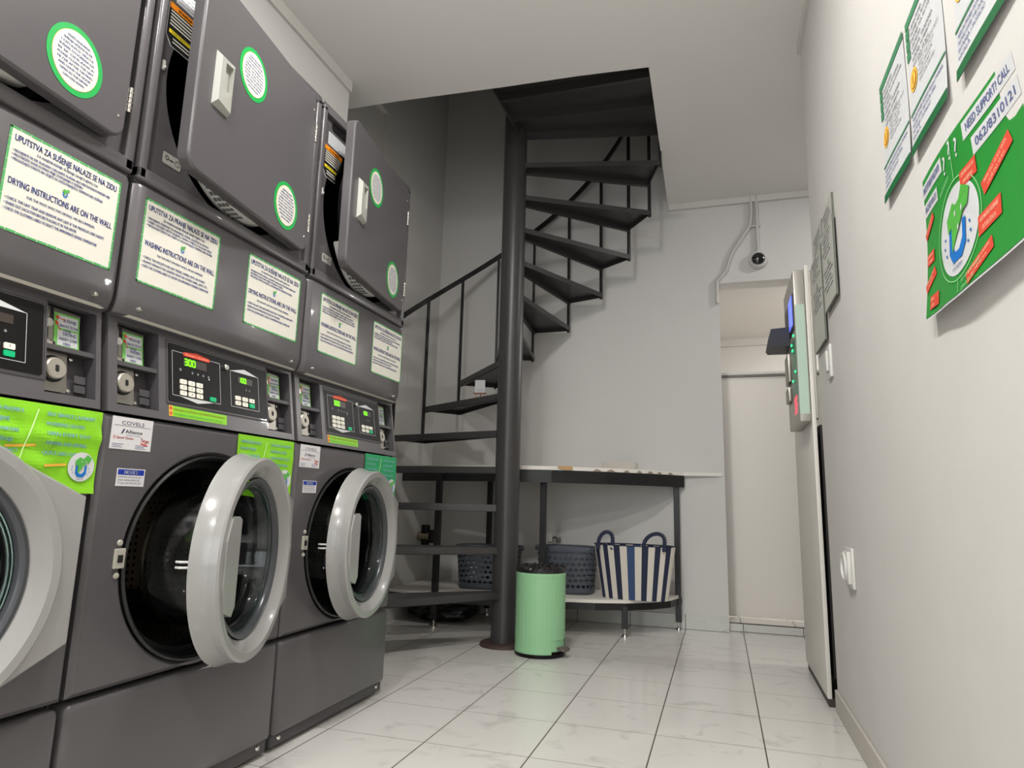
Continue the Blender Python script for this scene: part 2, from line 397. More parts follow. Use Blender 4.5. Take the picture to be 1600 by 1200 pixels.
def instruction_sheet(root,y0,kind,crop=None):
    S=Sheet(lambda s,t,h:Vector((0.0006+h,s,t)))
    z0,z1=1.2175,1.4225; wd=0.247; x0=y0; x1=y0+wd; c=(x0+x1)/2
    S.rect(x0,z0,x1,z1,CREAM,0)
    # stitched green frame
    e=0.0045
    for k in range(12):
        a=x0+wd*k/12; bb=x0+wd*(k+1)/12-0.0012; j=random.uniform(-.0006,.0006)
        S.rect(a,z1-e+j,bb,z1,PGREEN,1); S.rect(a,z0,bb,z0+e+j,PGREEN,1)
    for k in range(9):
        a=z0+(z1-z0)*k/9; bb=z0+(z1-z0)*(k+1)/9-0.0012
        S.rect(x0,a,x0+e,bb,PGREEN,1); S.rect(x1-e,a,x1,bb,PGREEN,1)
    if kind=='dry':
        h1='UPUTSTVA ZA SUŠENJE NALAZE SE NA ZIDU'; s1='ZA NAJEFIKASNIJE SUŠENJE SAVJETUJEMO DA'
        l1=['• PROVJERITE FILTER VLAKANA I UKLONITE VLAKNA AKO PRETHODNI KORISNIK NIJE','• PROTRESITE SVAKI KOMAD PRIJE STAVLJANJA U SUŠARU','• PREGLEDAJTE ETIKETE NA ODJEĆI ZA ODGOVARAJUĆU TEMPERATURU SUŠENJA']
        h2='DRYING INSTRUCTIONS ARE ON THE WALL'; s2='FOR THE MOST EFFECTIVE DRYING, WE RECOMMEND:'
        l2=["• CHECK THE LINT TRAP AND REMOVE ANY LINT IF THE PREVIOUS USER HASN'T",'• SHAKE OUT EACH ITEM BEFORE PLACING IT IN THE DRYER','• CHECK THE CLOTHING LABELS TO SELECT THE APPROPRIATE DRYING TEMPERATURE']
        w1=(.86,.60,.80)
    else:
        h1='UPUTSTVA ZA PRANJE NALAZE SE NA ZIDU'; s1='ZA NAJEFIKASNIJE PRANJE SAVJETUJEMO DA'
        l1=['• PROVJERITE DŽEPOVE ZA MARAMICE, PAPIRE, KLJUČEVE ILI NOVAC','• UVIJEK ODVOJITE VEŠ PO BOJAMA, TAMNO I SVIJETLO, DA SE NE OBOJI','• PREGLEDAJTE ETIKETE NA ODJEĆI ZA ODGOVARAJUĆU TEMPERATURU PRANJA']
        h2='WASHING INSTRUCTIONS ARE ON THE WALL'; s2='FOR THE MOST EFFICIENT WASH, WE RECOMMEND:'
        l2=['• CHECK THE POCKETS FOR ANY TISSUES, PAPERS, KEYS, OR MONEY','• ALWAYS SEPARATE THE LAUNDRY FROM THE OTHERS: DARK, LIGHT, ETC.','• CHECK THE CLOTHING LABELS TO CHOOSE THE APPROPRIATE WASHING TEMPERATURE']
        w1=(.80,.84,.86)
    S.text(h1,c,1.3960,.0135,PBLUE,width=wd*.91,bold=.0006)
    S.text(s1,c,1.3845,.0055,PTEXT,width=wd*.55,bold=.0004)
    for i,l in enumerate(l1): S.text(l,x0+.010,1.3735-.0085*i,.0056,PTEXT,width=wd*w1[i],align='l',bold=.0005)
    shirt_logo(S,c,1.3395,.0125,1,False)
    S.text(h2,c,1.3090,.0135,PBLUE,width=wd*.91,bold=.0006)
    S.text(s2,c,1.2935,.0055,PTEXT,width=wd*.60,bold=.0004)
    for i,l in enumerate(l2): S.text(l,x0+.010,1.2780-.0105*i,.0060,PTEXT,width=wd*w1[i],align='l',bold=.0005)
    return S.obj('instruction_sheet',root)

def green_flyer(root,y0,y1,z0,z1,col,ruffle):
    def fn(s,t,h):
        u=(s-y0)/(y1-y0); v=(z1-t)/(z1-z0)
        d=0.002+ruffle*min(1,max(.04,(math.hypot(s-(y1-.036),t-(z1-.118))-.038)/.05))*(0.5+0.35*math.sin(9*u+7*v)*math.sin(13*v-8*u+1.3)+.15*math.sin(26*u-17*v))*min(1,v*3)
        return Vector((d+h,s,t))
    S=Sheet(fn,0.0007); S.rect(y0,z0,y1,z1,col,0,40,26)
    c=(y0+y1)/2; wd=y1-y0
    n1=['SAMOUSLUŽNA PRAONICA','RADNO VRIJEME','OTVORENO SVAKI DAN','PRANJE I SUŠENJE','BRZO I JEFTINO']
    n2=['SELF SERVICE LAUNDRY','WORKING HOURS','OPEN EVERY DAY','WASHING AND DRYING','QUICK AND CHEAP']
    for i in range(5):
        z=z1-.022-.019*i
        S.text(n1[i],y0+.012,z,.0075,LBLUE,width=wd*(.34,.26,.32,.28,.33)[i],align='l',bold=.0006)
        S.text(n2[i],c+.014,z,.0075,LBLUE,width=wd*(.38,.30,.36,.34,.31)[i],align='l',bold=.0006)
    S.line((c-.004,z1-.012),(c-.030,z1-.110),.003,mat('print_pale_green',(196,236,150),.5),2,6)
    S.line((c-.06,z1-.088),(c+.0,z1-.082),.005,PORG,2,4); S.line((c+.02,z1-.120),(c+.07,z1-.115),.005,PORG,2,4)
    shirt_logo(S,y1-.036,z1-.118,.030,3)
    return S.obj('green_flyer',root)

def company_label(root):
    S=Sheet(lambda s,t,h:Vector((0.0008+h,s,t)))
    x0,x1,z0,z1=.020,.131,.833,.905; c=(x0+x1)/2
    S.rect(x0,z0,x1,z1,PAPER,0); S.rect(x0+.001,z0+.001,x1-.001,z1-.001,mat('label_white',(208,205,206),.45),1)
    S.text('COVELS',c,.8885,.0085,mat('print_ink',(50,50,80),.5),width=.060)
    S.line((x0+.006,.886),(x1-.006,.886),.001,PGREY,2)
    S.text('Alliance',c+.004,.870,.0080,mat('print_ink',(50,50,80),.5),width=.046,bold=.0004); S.line((c-.028,.868),(c-.022,.879),.0035,mat('print_ink',(50,50,80),.5),2)
    S.text('Laundry Systems',c+.004,.8645,.0030,PTEXT,width=.040)
    S.text('Speed Queen',x0+.038,.857,.0052,PRED,width=.044,bold=.0004); S.ring(x0+.010,.8592,.0022,.0034,PRED,2,12)
    S.text('Target',x1-.020,.853,.0085,PRED,width=.024,bold=.0005,rot=-.1); S.line((x1-.03,.850),(x1-.01,.846),.003,PRED,2)
    for i,(a,bb) in enumerate(((x0+.006,.034),(x1-.044,.036))):
        for k in range(3): S.line((a,.845-.0035*k),(a+bb*(.9,.7,.8)[k],.845-.0035*k),.0010,PTEXT,2)
    return S.obj('company_label',root)
def notice_label(root):
    S=Sheet(lambda s,t,h:Vector((0.0008+h,s,t)))
    x0,x1,z0,z1=.048,.124,.753,.792; c=(x0+x1)/2
    S.rect(x0,z0,x1,z1,mat('label_white',(208,205,206),.45),0); S.rect(x0+.003,z1-.014,x1-.003,z1-.002,NBLUE,1)
    S.text('NOTICE',c,z1-.0120,.0085,PAPER,width=.036,bold=.0006)
    for k,l in enumerate(('DOOR WILL LOCK during cycle','Check clothing before use','To open wait until lock is off')):
        S.text(l,x0+.004,z0+.0185-.0065*k,.0042,mat('print_ink',(50,50,80),.5),width=.062-.004*(k%2),align='l')
    return S.obj('notice_label',root)
def price_strip(root):
    S=Sheet(slant)
    S.rect(.176,.925,.376,.951,LIME,1); S.rect(.176,.925,.188,.951,PORG,2)
    for k in range(2):
        S.ell(.182,.9445-.0125*k,.0045,.0045,PRED,3,12); S.text('!',.182,.9415-.0125*k,.006,PAPER,L=4)
    S.text('PRANJE I SUŠENJE: ODABERITE PROGRAM',.192,.9405,.0052,PORD,width=.176,align='l',L=3); S.text('WASHING AND DRYING: SELECT CYCLE',.192,.9290,.0052,PGREEN,width=.166,align='l',L=3)
    return S.obj('price_strip',root)

def coin_unit(root,y0,y1,word):
    """recessed coin box between y0,y1 ; z .930-.1.125"""
    dp=0.050; z0,z1=.932,1.122
    cu=MB()
    def pt(s,t,d): return Vector((-SX*(t-0.912)-d,s,t))
    # pocket walls
    fy0,fy1=y0,y1
    back=[pt(fy0,z0,dp*.6),pt(fy1,z0,dp*.6),pt(fy1,z1,dp),pt(fy0,z1,dp)]
    fr=[pt(fy0,z0,0),pt(fy1,z0,0),pt(fy1,z1,0),pt(fy0,z1,0)]
    cu.add(fr+back,[(4,5,6,7),(0,1,5,4),(1,2,6,5),(2,3,7,6),(3,0,4,7)],BODYD)
    o=cu.obj('coin_recess',root,smooth=False,solid=False)
    mid=1.033
    # dividing ledge
    MB().add([pt(y0,mid,.004),pt(y1,mid,.004),pt(y1,mid,dp),pt(y0,mid,dp),pt(y0,mid-.010,.004),pt(y1,mid-.010,.004),pt(y1,mid-.010,dp),pt(y0,mid-.010,dp)],
        [(0,1,2,3),(7,6,5,4),(0,4,5,1)],BODYD).obj('ledge',o,smooth=False)
    # upper face plate (steel) with slot, knob, coin cup
    def pl(s,t,h): return pt(s,t,dp*.55-h)
    f=MB(); f.prism([(y0+.002,mid+.002),(y0+.088,mid+.002),(y0+.095,z1-.008),(y0+.002,z1-.002)],pl,0,.004,STEEL)
    f.obj('coin_plate',o,smooth=False)
    s=MB(); s.prism(rrect(y0+.026,mid+.046,y0+.033,mid+.084,.003,3),pl,.0042,.0050,DARK); s.prism(rrect(y0+.012,mid+.012,y0+.022,mid+.042,.003,3),pl,.0042,.0050,DARK); s.obj('coin_slot',o,smooth=False)
    k=MB(); k.lathe([(0,.013),(.009,.013),(.011,.010),(.011,.004)],lambda a,b_,h:pl(y0+.018+a,mid+.048+b_,h),CHROME,20); k.obj('return_knob',o)
    c=MB(); c.lathe([(.016,.004),(.016,.012),(.013,.014),(.012,.008),(0,.007)],lambda a,b_,h:pl(y0+.018+a,mid+.006+b_*.5,h),CHROME,20); c.obj('coin_cup',o)
    # sticker
    S=Sheet(lambda a,b_,h:pl(a,b_,.0045+h)); a0,a1,c0,c1=y0+.034,y0+.092,mid+.004,z1-.014
    S.rect(a0,c0,a1,c1,mat('print_sticker_green',(110,184,84),.5),1); mz=(c0+c1)/2+.002
    S.rect(a0+.008,mz+.002,a1-.004,c1-.004,PAPER,2); S.rect(a0+.008,c0+.002,a1-.004,mz-.002,PAPER,2)
    S.text(word[0],(a0+a1)/2+.006,c1-.017,.0070,PTEXT,width=.030,L=3,bold=.0005); S.text('UBACITE ŽETON',(a0+a1)/2+.003,c1-.029,.0060,PTEXT,width=.042,L=3,bold=.0004); S.text('OVDJE',(a0+a1)/2,c1-.039,.0060,PTEXT,width=.018,L=3,bold=.0004)
    S.text(word[1],(a0+a1)/2+.006,mz-.013,.0070,PTEXT,width=.030,L=3,bold=.0005); S.text('INSERT COIN',(a0+a1)/2+.003,mz-.024,.0060,PTEXT,width=.040,L=3,bold=.0004); S.text('HERE',(a0+a1)/2,mz-.034,.0060,PTEXT,width=.016,L=3,bold=.0004)
    for (p,q2) in (((a0+.024,c1-.013),(a0+.004,c1-.009)),((a0+.014,mz-.004),(a0+.004,mz+.014))):
        S.line(p,q2,.0018,PRED,4); dx,dy=q2[0]-p[0],q2[1]-p[1]; l=math.hypot(dx,dy); dx/=l;dy/=l
        S.poly([(q2[0]+dx*.003,q2[1]+dy*.003),(q2[0]-dx*.006-dy*.005,q2[1]-dy*.006+dx*.005),(q2[0]-dx*.006+dy*.005,q2[1]-dy*.006-dx*.005)],PRED,4)
    S.obj('coin_sticker',o)
    # lower: vault door with round lock
    def pv(s_,t,h): return pt(s_,t,dp*.5-h)
    v=MB(); v.prism(rrect(y0+.002,.938,y0+.062,mid-.012,.004,3),pv,0,.006,STEEL); v.obj('vault_plate',o,smooth=False)
    v=MB(); v.lathe([(0,.020),(.020,.020),(.0225,.017),(.0225,.010),(.0228,.008)],lambda a,b_,h:pv(y0+.030+a,.985+b_,h),mat('lock_steel',(178,172,160),.42,metal=.7),32); v.lathe([(.0228,.0075),(.028,.0075),(.028,.006)],lambda a,b_,h:pv(y0+.030+a,.985+b_,h),DARK,32)
    lk=v.obj('vault_lock',o); MB().prism(rrect(y0+.026,.978,y0+.034,.992,.003,3),pv,.0202,.0208,DARK).obj('keyhole',o,smooth=False)
    for (a,b_) in ((y0+.070,1.012),(y0+.066,.944)):
        MB().lathe([(0,.008),(.004,.007),(.005,.002)],lambda p,r_,h:pv(a+p,b_+r_,h),CHROME,12).obj('screw',o)
    g=MB(); 
    for k in range(2): g.prism([(y0+.082,.944+.020*k),(y1-.006,.944+.020*k),(y1-.006,.960+.020*k),(y0+.082,.960+.020*k)],pv,0,.003,BODYD)
    g.obj('vault_cover',o,smooth=False)
    return o

def digits(S,st,x,z,h,m):
    """seven segment digits"""
    seg={'0':'abcdef','1':'bc','2':'abged','3':'abgcd','8':'abcdefg','5':'afgcd','6':'afgecd'}
    wd=h*.60; th=h*.24
    P={'a':((0,1),(1,1)),'b':((1,1),(1,.5)),'c':((1,.5),(1,0)),'d':((0,0),(1,0)),'e':((0,0),(0,.5)),'f':((0,.5),(0,1)),'g':((0,.5),(1,.5))}
    for i,c in enumerate(st):
        ox=x+i*wd*1.45
        for s_ in seg[c]:
            p,q2=P[s_]; S.line((ox+p[0]*wd,z+p[1]*h),(ox+q2[0]*wd,z+q2[1]*h),th,m,5)

def control_panel(root,lit,dleft,dright):
    o=MB()
    o.prism(rrect(.176,.962,.545,1.108,.004,3),slant,0.0,.0020,BLACK); 
    o=o.obj('control_panel',root,smooth=False)
    fr=MB(); 
    for a,b_ in (((.170,.956),(.551,.956)),((.551,.956),(.551,1.114)),((.551,1.114),(.170,1.114)),((.170,1.114),(.170,.956))):
        fr.bar(slant(a[0],a[1],.001),slant(b_[0],b_[1],.001),.0035,.0025,BODYD,up=Vector((1,0,0)))
    fr.obj('panel_frame',o,smooth=False)
    S=Sheet(lambda s,t,h:slant(s,t,.0021+h))
    # outlines
    def outline(x0,x1,z0,z1,top):
        for p,q2 in (((x0,z0),(x1,z0)),((x1,z0),(x1,z1)),((x1,z1),(x0,z1)),((x0,z1),(x0,z0))): S.line(p,q2,.0011,PAPER,2)
        c=(x0+x1)/2
        if top: S.poly([(x0,z1),(x1,z1),(c,z1+.013)],PAPER,2)
        else: S.poly([(x0+.02,z0),(c,z0-.011),(x1-.02,z0)],PAPER,2)
    outline(.186,.352,.978,1.090,False); outline(.393,.510,.980,1.080,True)
    S.poly([(.222,1.084),(.314,1.084),(.314,1.093),(.268,1.099),(.222,1.093)],PRED,3); S.text('Speed Queen',.268,1.0868,.0060,PLRED,width=.080,L=4)
    S.rect(.222,1.058,.302,1.079,LEDBG,3); S.rect(.422,1.050,.484,1.068,LEDBG,3)
    if dleft: digits(S,dleft,.226,1.061,.0150,LEDG)
    if dright: digits(S,dright,.426,1.053,.0125,LEDG)
    for k in range(4): S.ell(.252+.019*k,1.044,.0035,.0035,PGREY,3,10); 
    S.ell(.212,1.046,.004,.004,PGREY,3,10)
    for k in range(2): S.ell(.456+.014*k,1.034,.0030,.0030,PGREY,3,10)
    S.ell(.310,1.038,.0025,.0025,PAPER,4,8)
    S.obj('panel_graphics',o)
    def key(x,z,m,ch=None,wd_=.0205):
        kb=MB(); kb.prism(rrect(x,z,x+wd_,z+.0115,.002,2),slant,.002,.005,m)
        if ch:
            T=Sheet(lambda s,t,h:slant(s,t,.0055+h)); T.b=kb; T.text(ch,x+.010,z+.0035,.0055,PTEXT,L=0)
        kb.obj('key',o,smooth=False,solid=False)
    for r_ in range(3):
        for c_ in range(3): key(.210+.0275*c_,1.010-.0145*r_,KEYW,'123456789'[r_*3+c_])
    key(.312,.9805,KEYG,None,.0215)
    for r_ in range(2):
        for c_ in range(3):
            g_=(r_,c_)==(1,2); key(.410+.0290*c_,1.0-.0145*r_,KEYG if g_ else KEYW,None if g_ else '12345'[r_*3+c_])
    MB().lathe([(0,.012),(.006,.012),(.0085,.010),(.0085,.002)],lambda a,b_,h:slant(.372+a,1.083+b_,h),CHROME,20).obj('key_switch',o)
    return o

ZW=0.587; YC=0.345   # washer opening centre
def washer_door(root,theta):
    hx,hy=-0.004,0.620
    d=MB()
    cy=YC-hy; Rr=0.250
    # tear-shaped base plate : circle on the free side, corners on the hinge side
    yr=0.022; zc=.141
    pts=[]
    # tangent angle from corner to circle
    dx,dz=yr-cy,zc; dist=math.hypot(dx,dz); base=math.atan2(dz,dx); off=math.acos(min(1,Rr/dist)); a_t=base+off
    n=44
    for i in range(n+1):
        a=a_t+(2*math.pi-2*a_t)*i/n; pts.append((cy+Rr*math.cos(a),Rr*math.sin(a)))
    pts=[(yr,-zc),(yr,zc)]+pts
    # stack of slices: x offsets and inset toward ring
    sl=[(0.0,-.010),(0.020,-.002),(0.040,0.0),(0.046,.006)]
    N=len(pts); vs=[];fs=[]
    for x,ins in sl:
        for (a,b_) in pts:
            l=math.hypot(a-cy,b_) ; k=(l-ins)/l; vs.append((x,cy+(a-cy)*k,b_*k))
    for j in range(len(sl)-1):
        for i in range(N): k=(i+1)%N; fs.append((j*N+i,j*N+k,(j+1)*N+k,(j+1)*N+i))
    # cap to ring radius (front)
    o=len(vs)
    for (a,b_) in pts:
        an=math.atan2(b_,a-cy); vs.append((0.050,cy+.243*math.cos(an),.243*math.sin(an)))
    for i in range(N): k=(i+1)%N; fs.append((3*N+i,3*N+k,o+k,o+i))
    # back ring
    o2=len(vs)
    for (a,b_) in pts:
        an=math.atan2(b_,a-cy); vs.append((0.0,cy+.196*math.cos(an),.196*math.sin(an)))
    for i in range(N): k=(i+1)%N; fs.append((i,o2+i,o2+k,k))
    d.add(vs,fs,DOORG)
    fn=lambda a,b_,h:Vector((h,cy+a,b_))
    d.lathe([(.250,.030),(.250,.058),(.245,.063),(.228,.063),(.200,.040),(.197,.034),(.197,.0)],fn,DOORG,96)
    door=d.obj('washer_door',root,solid=True,sharp=30)
    door.location=(hx,hy,ZW); door.rotation_euler=(0,0,R(theta))
    # dark bezel
    MB().lathe([(.197,.042),(.190,.043),(.184,.038),(.181,.028),(.181,.0),(.196,-.004)],fn,mat('dark_bezel',(66,68,72),.25),64).obj('glass_bezel',door)
    o_=[(.181,.022),(.176,.014),(.174,-.040),(.169,-.100),(.160,-.140),(.140,-.166),(.105,-.180),(.06,-.185),(0.0005,-.186)]
    i_=[(max(r_-.004,.0005),h_+.004) for r_,h_ in o_][::-1]
    g=MB(); g.lathe(i_[:-1]+[(.176,.022)]+o_,fn,GLASS,64)
    g.obj('glass_bowl',door,solid=True)
    MB().lathe([(.183,.028),(.174,.028),(.172,.020),(.182,.018)],fn,TEAL,64).obj('glass_rim',door)
    # handle pad on free edge
    hp=[]
    for i in range(9):
        a=R(180-27+54*i/8); hp.append((cy+.215*math.cos(a),.215*math.sin(a)-.008))
    hp=[(cy-.128,.094),(cy-.190,.104)]+hp+[(cy-.195,-.118),(cy-.128,-.104)]
    h_=MB(); h_.prism([(cy-.152,.096),(cy-.168,.104),(cy-.205,.100),(cy-.225,.05),(cy-.225,-.05),(cy-.205,-.108),(cy-.168,-.120),(cy-.152,-.100)],lambda a,b_,h:Vector((h+.0,a,b_)),.036,.0675,DOORG)
    h_.obj('door_handle',door,smooth=False)
    hk=MB()
    for z in (-.006,.006): hk.tube([(0.0,cy-.246,z),(-.022,cy-.252,z),(-.032,cy-.246,z)],.0028,WHITEP,8)
    hk.obj('latch_hook',door)
    return door

def dryer_door(root,theta,stick=True):
    hx,hy=-0.012,0.624; zc=1.7635; Wd=.578; z0,z1=1.507-zc,2.050-zc
    t=.032
    d=MB()
    P0=rrect(-Wd,z0,0,z1,.035,6); P1=rrect(-Wd+.005,z0+.005,-.005,z1-.005,.031,6)
    fs=[];N=len(P0)
    vs=[(0,a,b_) for a,b_ in P0]+[(t-.006,a,b_) for a,b_ in P0]+[(t-.0015,a*1+( .0018 if a<-Wd/2 else -.0018),b_+(-.0018 if b_>0 else .0018)) for a,b_ in P0]+[(t,a,b_) for a,b_ in P1]
    for j in range(3):
        for i in range(N): k=(i+1)%N; fs.append((j*N+i,j*N+k,(j+1)*N+k,(j+1)*N+i))
    fs.append(tuple(range(3*N,4*N))); fs.append(tuple(reversed(range(N))))
    d.add(vs,fs,BODY); door=d.obj('dryer_door',root,sharp=15); door.location=(hx,hy,zc); door.rotation_euler=(0,0,R(theta))
    # inner pan
    fn=lambda a,b_,h:Vector((h,-Wd/2+.0+a,b_))
    MB().lathe([(.245,0),(.243,-.030),(.235,-.040),(.15,-.042),(0.001,-.042)],fn,mat('black_liner',(26,26,28),.4),48).obj('inner_pan',door)
    MB().lathe([(.250,.0),(.262,.0),(.264,-.040),(.256,-.056),(.240,-.058),(.238,-.040)],fn,WHITEP,28,R(214),R(292)).obj('air_duct',door)
    gr=MB()
    for i in range(12):
        a=R(218+ 4.6*i); p=Vector((-.006,-Wd/2+.2645*math.cos(a),.2645*math.sin(a)))
        for kx in range(3): gr.bar(p+Vector((-.011*kx,0,0)),p+Vector((-.011*kx-.008,0,0)),.011,.002,mat('grille_dark',(96,98,92),.5),up=Vector((0,math.cos(a),math.sin(a))))
    gr.obj('air_grille',door,smooth=False)
    # handle: raised grip with a recess
    h_=MB(); y0,y1,a0,a1=-.522,-.456,-.052+.01,.092
    z0h,z1h=1.704-zc,1.845-zc
    vs=[(t,y0,z0h-.004),(t,y1,z0h-.004),(t,y1,z1h+.004),(t,y0,z1h+.004),(t+.015,y0+.006,z0h+.010),(t+.012,y1-.004,z0h+.004),(t+.012,y1-.004,z1h-.004),(t+.015,y0+.006,z1h-.010),
        (t+.014,y0+.024,z0h+.050),(t+.0135,y1-.010,z0h+.050),(t+.0135,y1-.010,z1h-.014),(t+.014,y0+.024,z1h-.018),(t+.003,y0+.026,z0h+.052),(t+.001,y1-.012,z0h+.052),(t+.001,y1-.012,z1h-.016),(t+.003,y0+.026,z1h-.020)]
    fs=[(0,1,5,4),(1,2,6,5),(2,3,7,6),(3,0,4,7),(4,5,9,8),(5,6,10,9),(6,7,11,10),(7,4,8,11),(8,9,13,12),(9,10,14,13),(10,11,15,14),(11,8,12,15),(12,13,14,15)]
    h_.add(vs,fs,mat('handle_grey',(160,160,153),.35)); h_.obj('door_handle',door,smooth=False)
    for (sy,sz,rr) in ((-.362,1.888,.0),(-.142,1.604,.0)):
        S=Sheet(lambda a,b_,h:Vector((t+.0004+h,sy+a,sz-zc+b_)))
        S.ell(0,0,.067,.0725,mat('sticker_ring_green',(20,160,72),.45),1,40); S.ell(0,0,.0555,.061,PORG,2,40); S.ell(0,0,.0548,.0602,CREAM,3,40)
        L=['MOLIMO VAS DA NAKON','SUŠENJA OČISTITE FILTER','I OSTAVITE VRATA','SUŠARE OTVORENA DA','BI SE OHLADILA','PLEASE CLEAN THE LINT','FILTER AFTER DRYING','AND LEAVE THE DOOR','OPEN SO THE DRYER','CAN COOL DOWN']
        for i,l in enumerate(L):
            z=.042-.0095*i; S.text(l,0,z-.002,.0052,PTEXT,width=min(.088,1.65*math.sqrt(max(.0004,.053**2-z*z))),L=4,bold=.0009)
        S.obj('round_sticker',door)
    for z in (1.772-zc,1.620-zc) if False else (1.93-zc,1.612-zc):
        hg=MB(); hg.tube([(t-.004,.007,z-.030),(t-.004,.007,z+.030)],.0055,CHROME,12); hg.box((.010,-.002,z-.028),(t-.004,.010,z+.028),CHROME,.001)
        for k in range(4): hg.lathe([(.0064,-.002),(.0064,.002)],lambda a,b_,h,kk=k:Vector((t-.004+a,.007+b_,z-.018+.012*kk+h)),STEEL,12)
        hg.obj('hinge',door)
    sc_=MB()
    for z in (z0+.05,z1-.05): sc_.lathe([(0,.002),(.0035,.0015),(.004,0)],lambda a,b_,h,zz=z:Vector((t+h,-.02+a,zz+b_)),CHROME,10)
    sc_.obj('screw',door)
    return door

def service_labels(root):
    S=Sheet(lambda s,t,h:Vector((-.0158+h,s+.012,t+.008)),0.0006)
    INK=mat('print_black',(28,28,28),.5)
    S.rect(.048,1.958,.175,2.005,PAPER,1)
    for k in range(4): S.text('MODEL 120V 60HZ 30A TUMBLER' if k%2 else 'SERIAL NO. COMMERCIAL DRYER',.054,1.994-.010*k,.0045,PGREY,width=.10,align='l')
    pts=[(.030,1.948),(.140,1.948),(.140,1.905),(.110,1.860),(.110,1.835),(.048,1.835),(.030,1.858)]
    S.poly([(a-.002,b_-.002) for a,b_ in pts],PAPER,1); S.poly(pts,INK,2)
    S.poly([(.030,1.948),(.140,1.948),(.140,1.932),(.030,1.932)],mat('label_orange',(240,140,20),.5),3); S.text('WARNING',.085,1.9355,.0085,INK,width=.06,L=4,bold=.0006)
    for k in range(5): S.rect(.036,1.924-.009*k,.134-.004*k,1.928-.009*k,CREAM,3)
    S.rect(.036,1.866,.110,1.876,mat('label_yellow',(236,214,40),.5),3); S.text('AVERTISSEMENT',.073,1.8680,.006,INK,width=.06,L=4)
    for k in range(2): S.rect(.050,1.845+.009*k,.104,1.8485+.009*k,CREAM,3)
    S.obj('service_label',root)
    b_=MB(); b_.prism(rrect(.066,1.530,.122,1.560,.004,3),lambda a,c,h:Vector((h-.0158,a+.012,c+.008)),0,.0012,mat('badge_silver',(190,188,180),.35,metal=.3))
    o=b_.obj('lock_badge',root,smooth=False)
    S=Sheet(lambda s,t,h:Vector((.0013-.0158+h,s+.012,t+.008))); S.ring(.110,1.545,.006,.0072,INK,1,16); S.ring(.078,1.547,.004,.006,INK,1,12); S.line((.086,1.545),(.098,1.545),.003,INK,1); S.obj('badge_print',o)
    l=MB(); l.box((-.0158,.040,1.765),(-.010,.048,1.790),WHITEP,.001); l.box((-.010,.042,1.767),(-.004,.045,1.774),WHITEP,.001); l.obj('latch_strike',root,smooth=False)

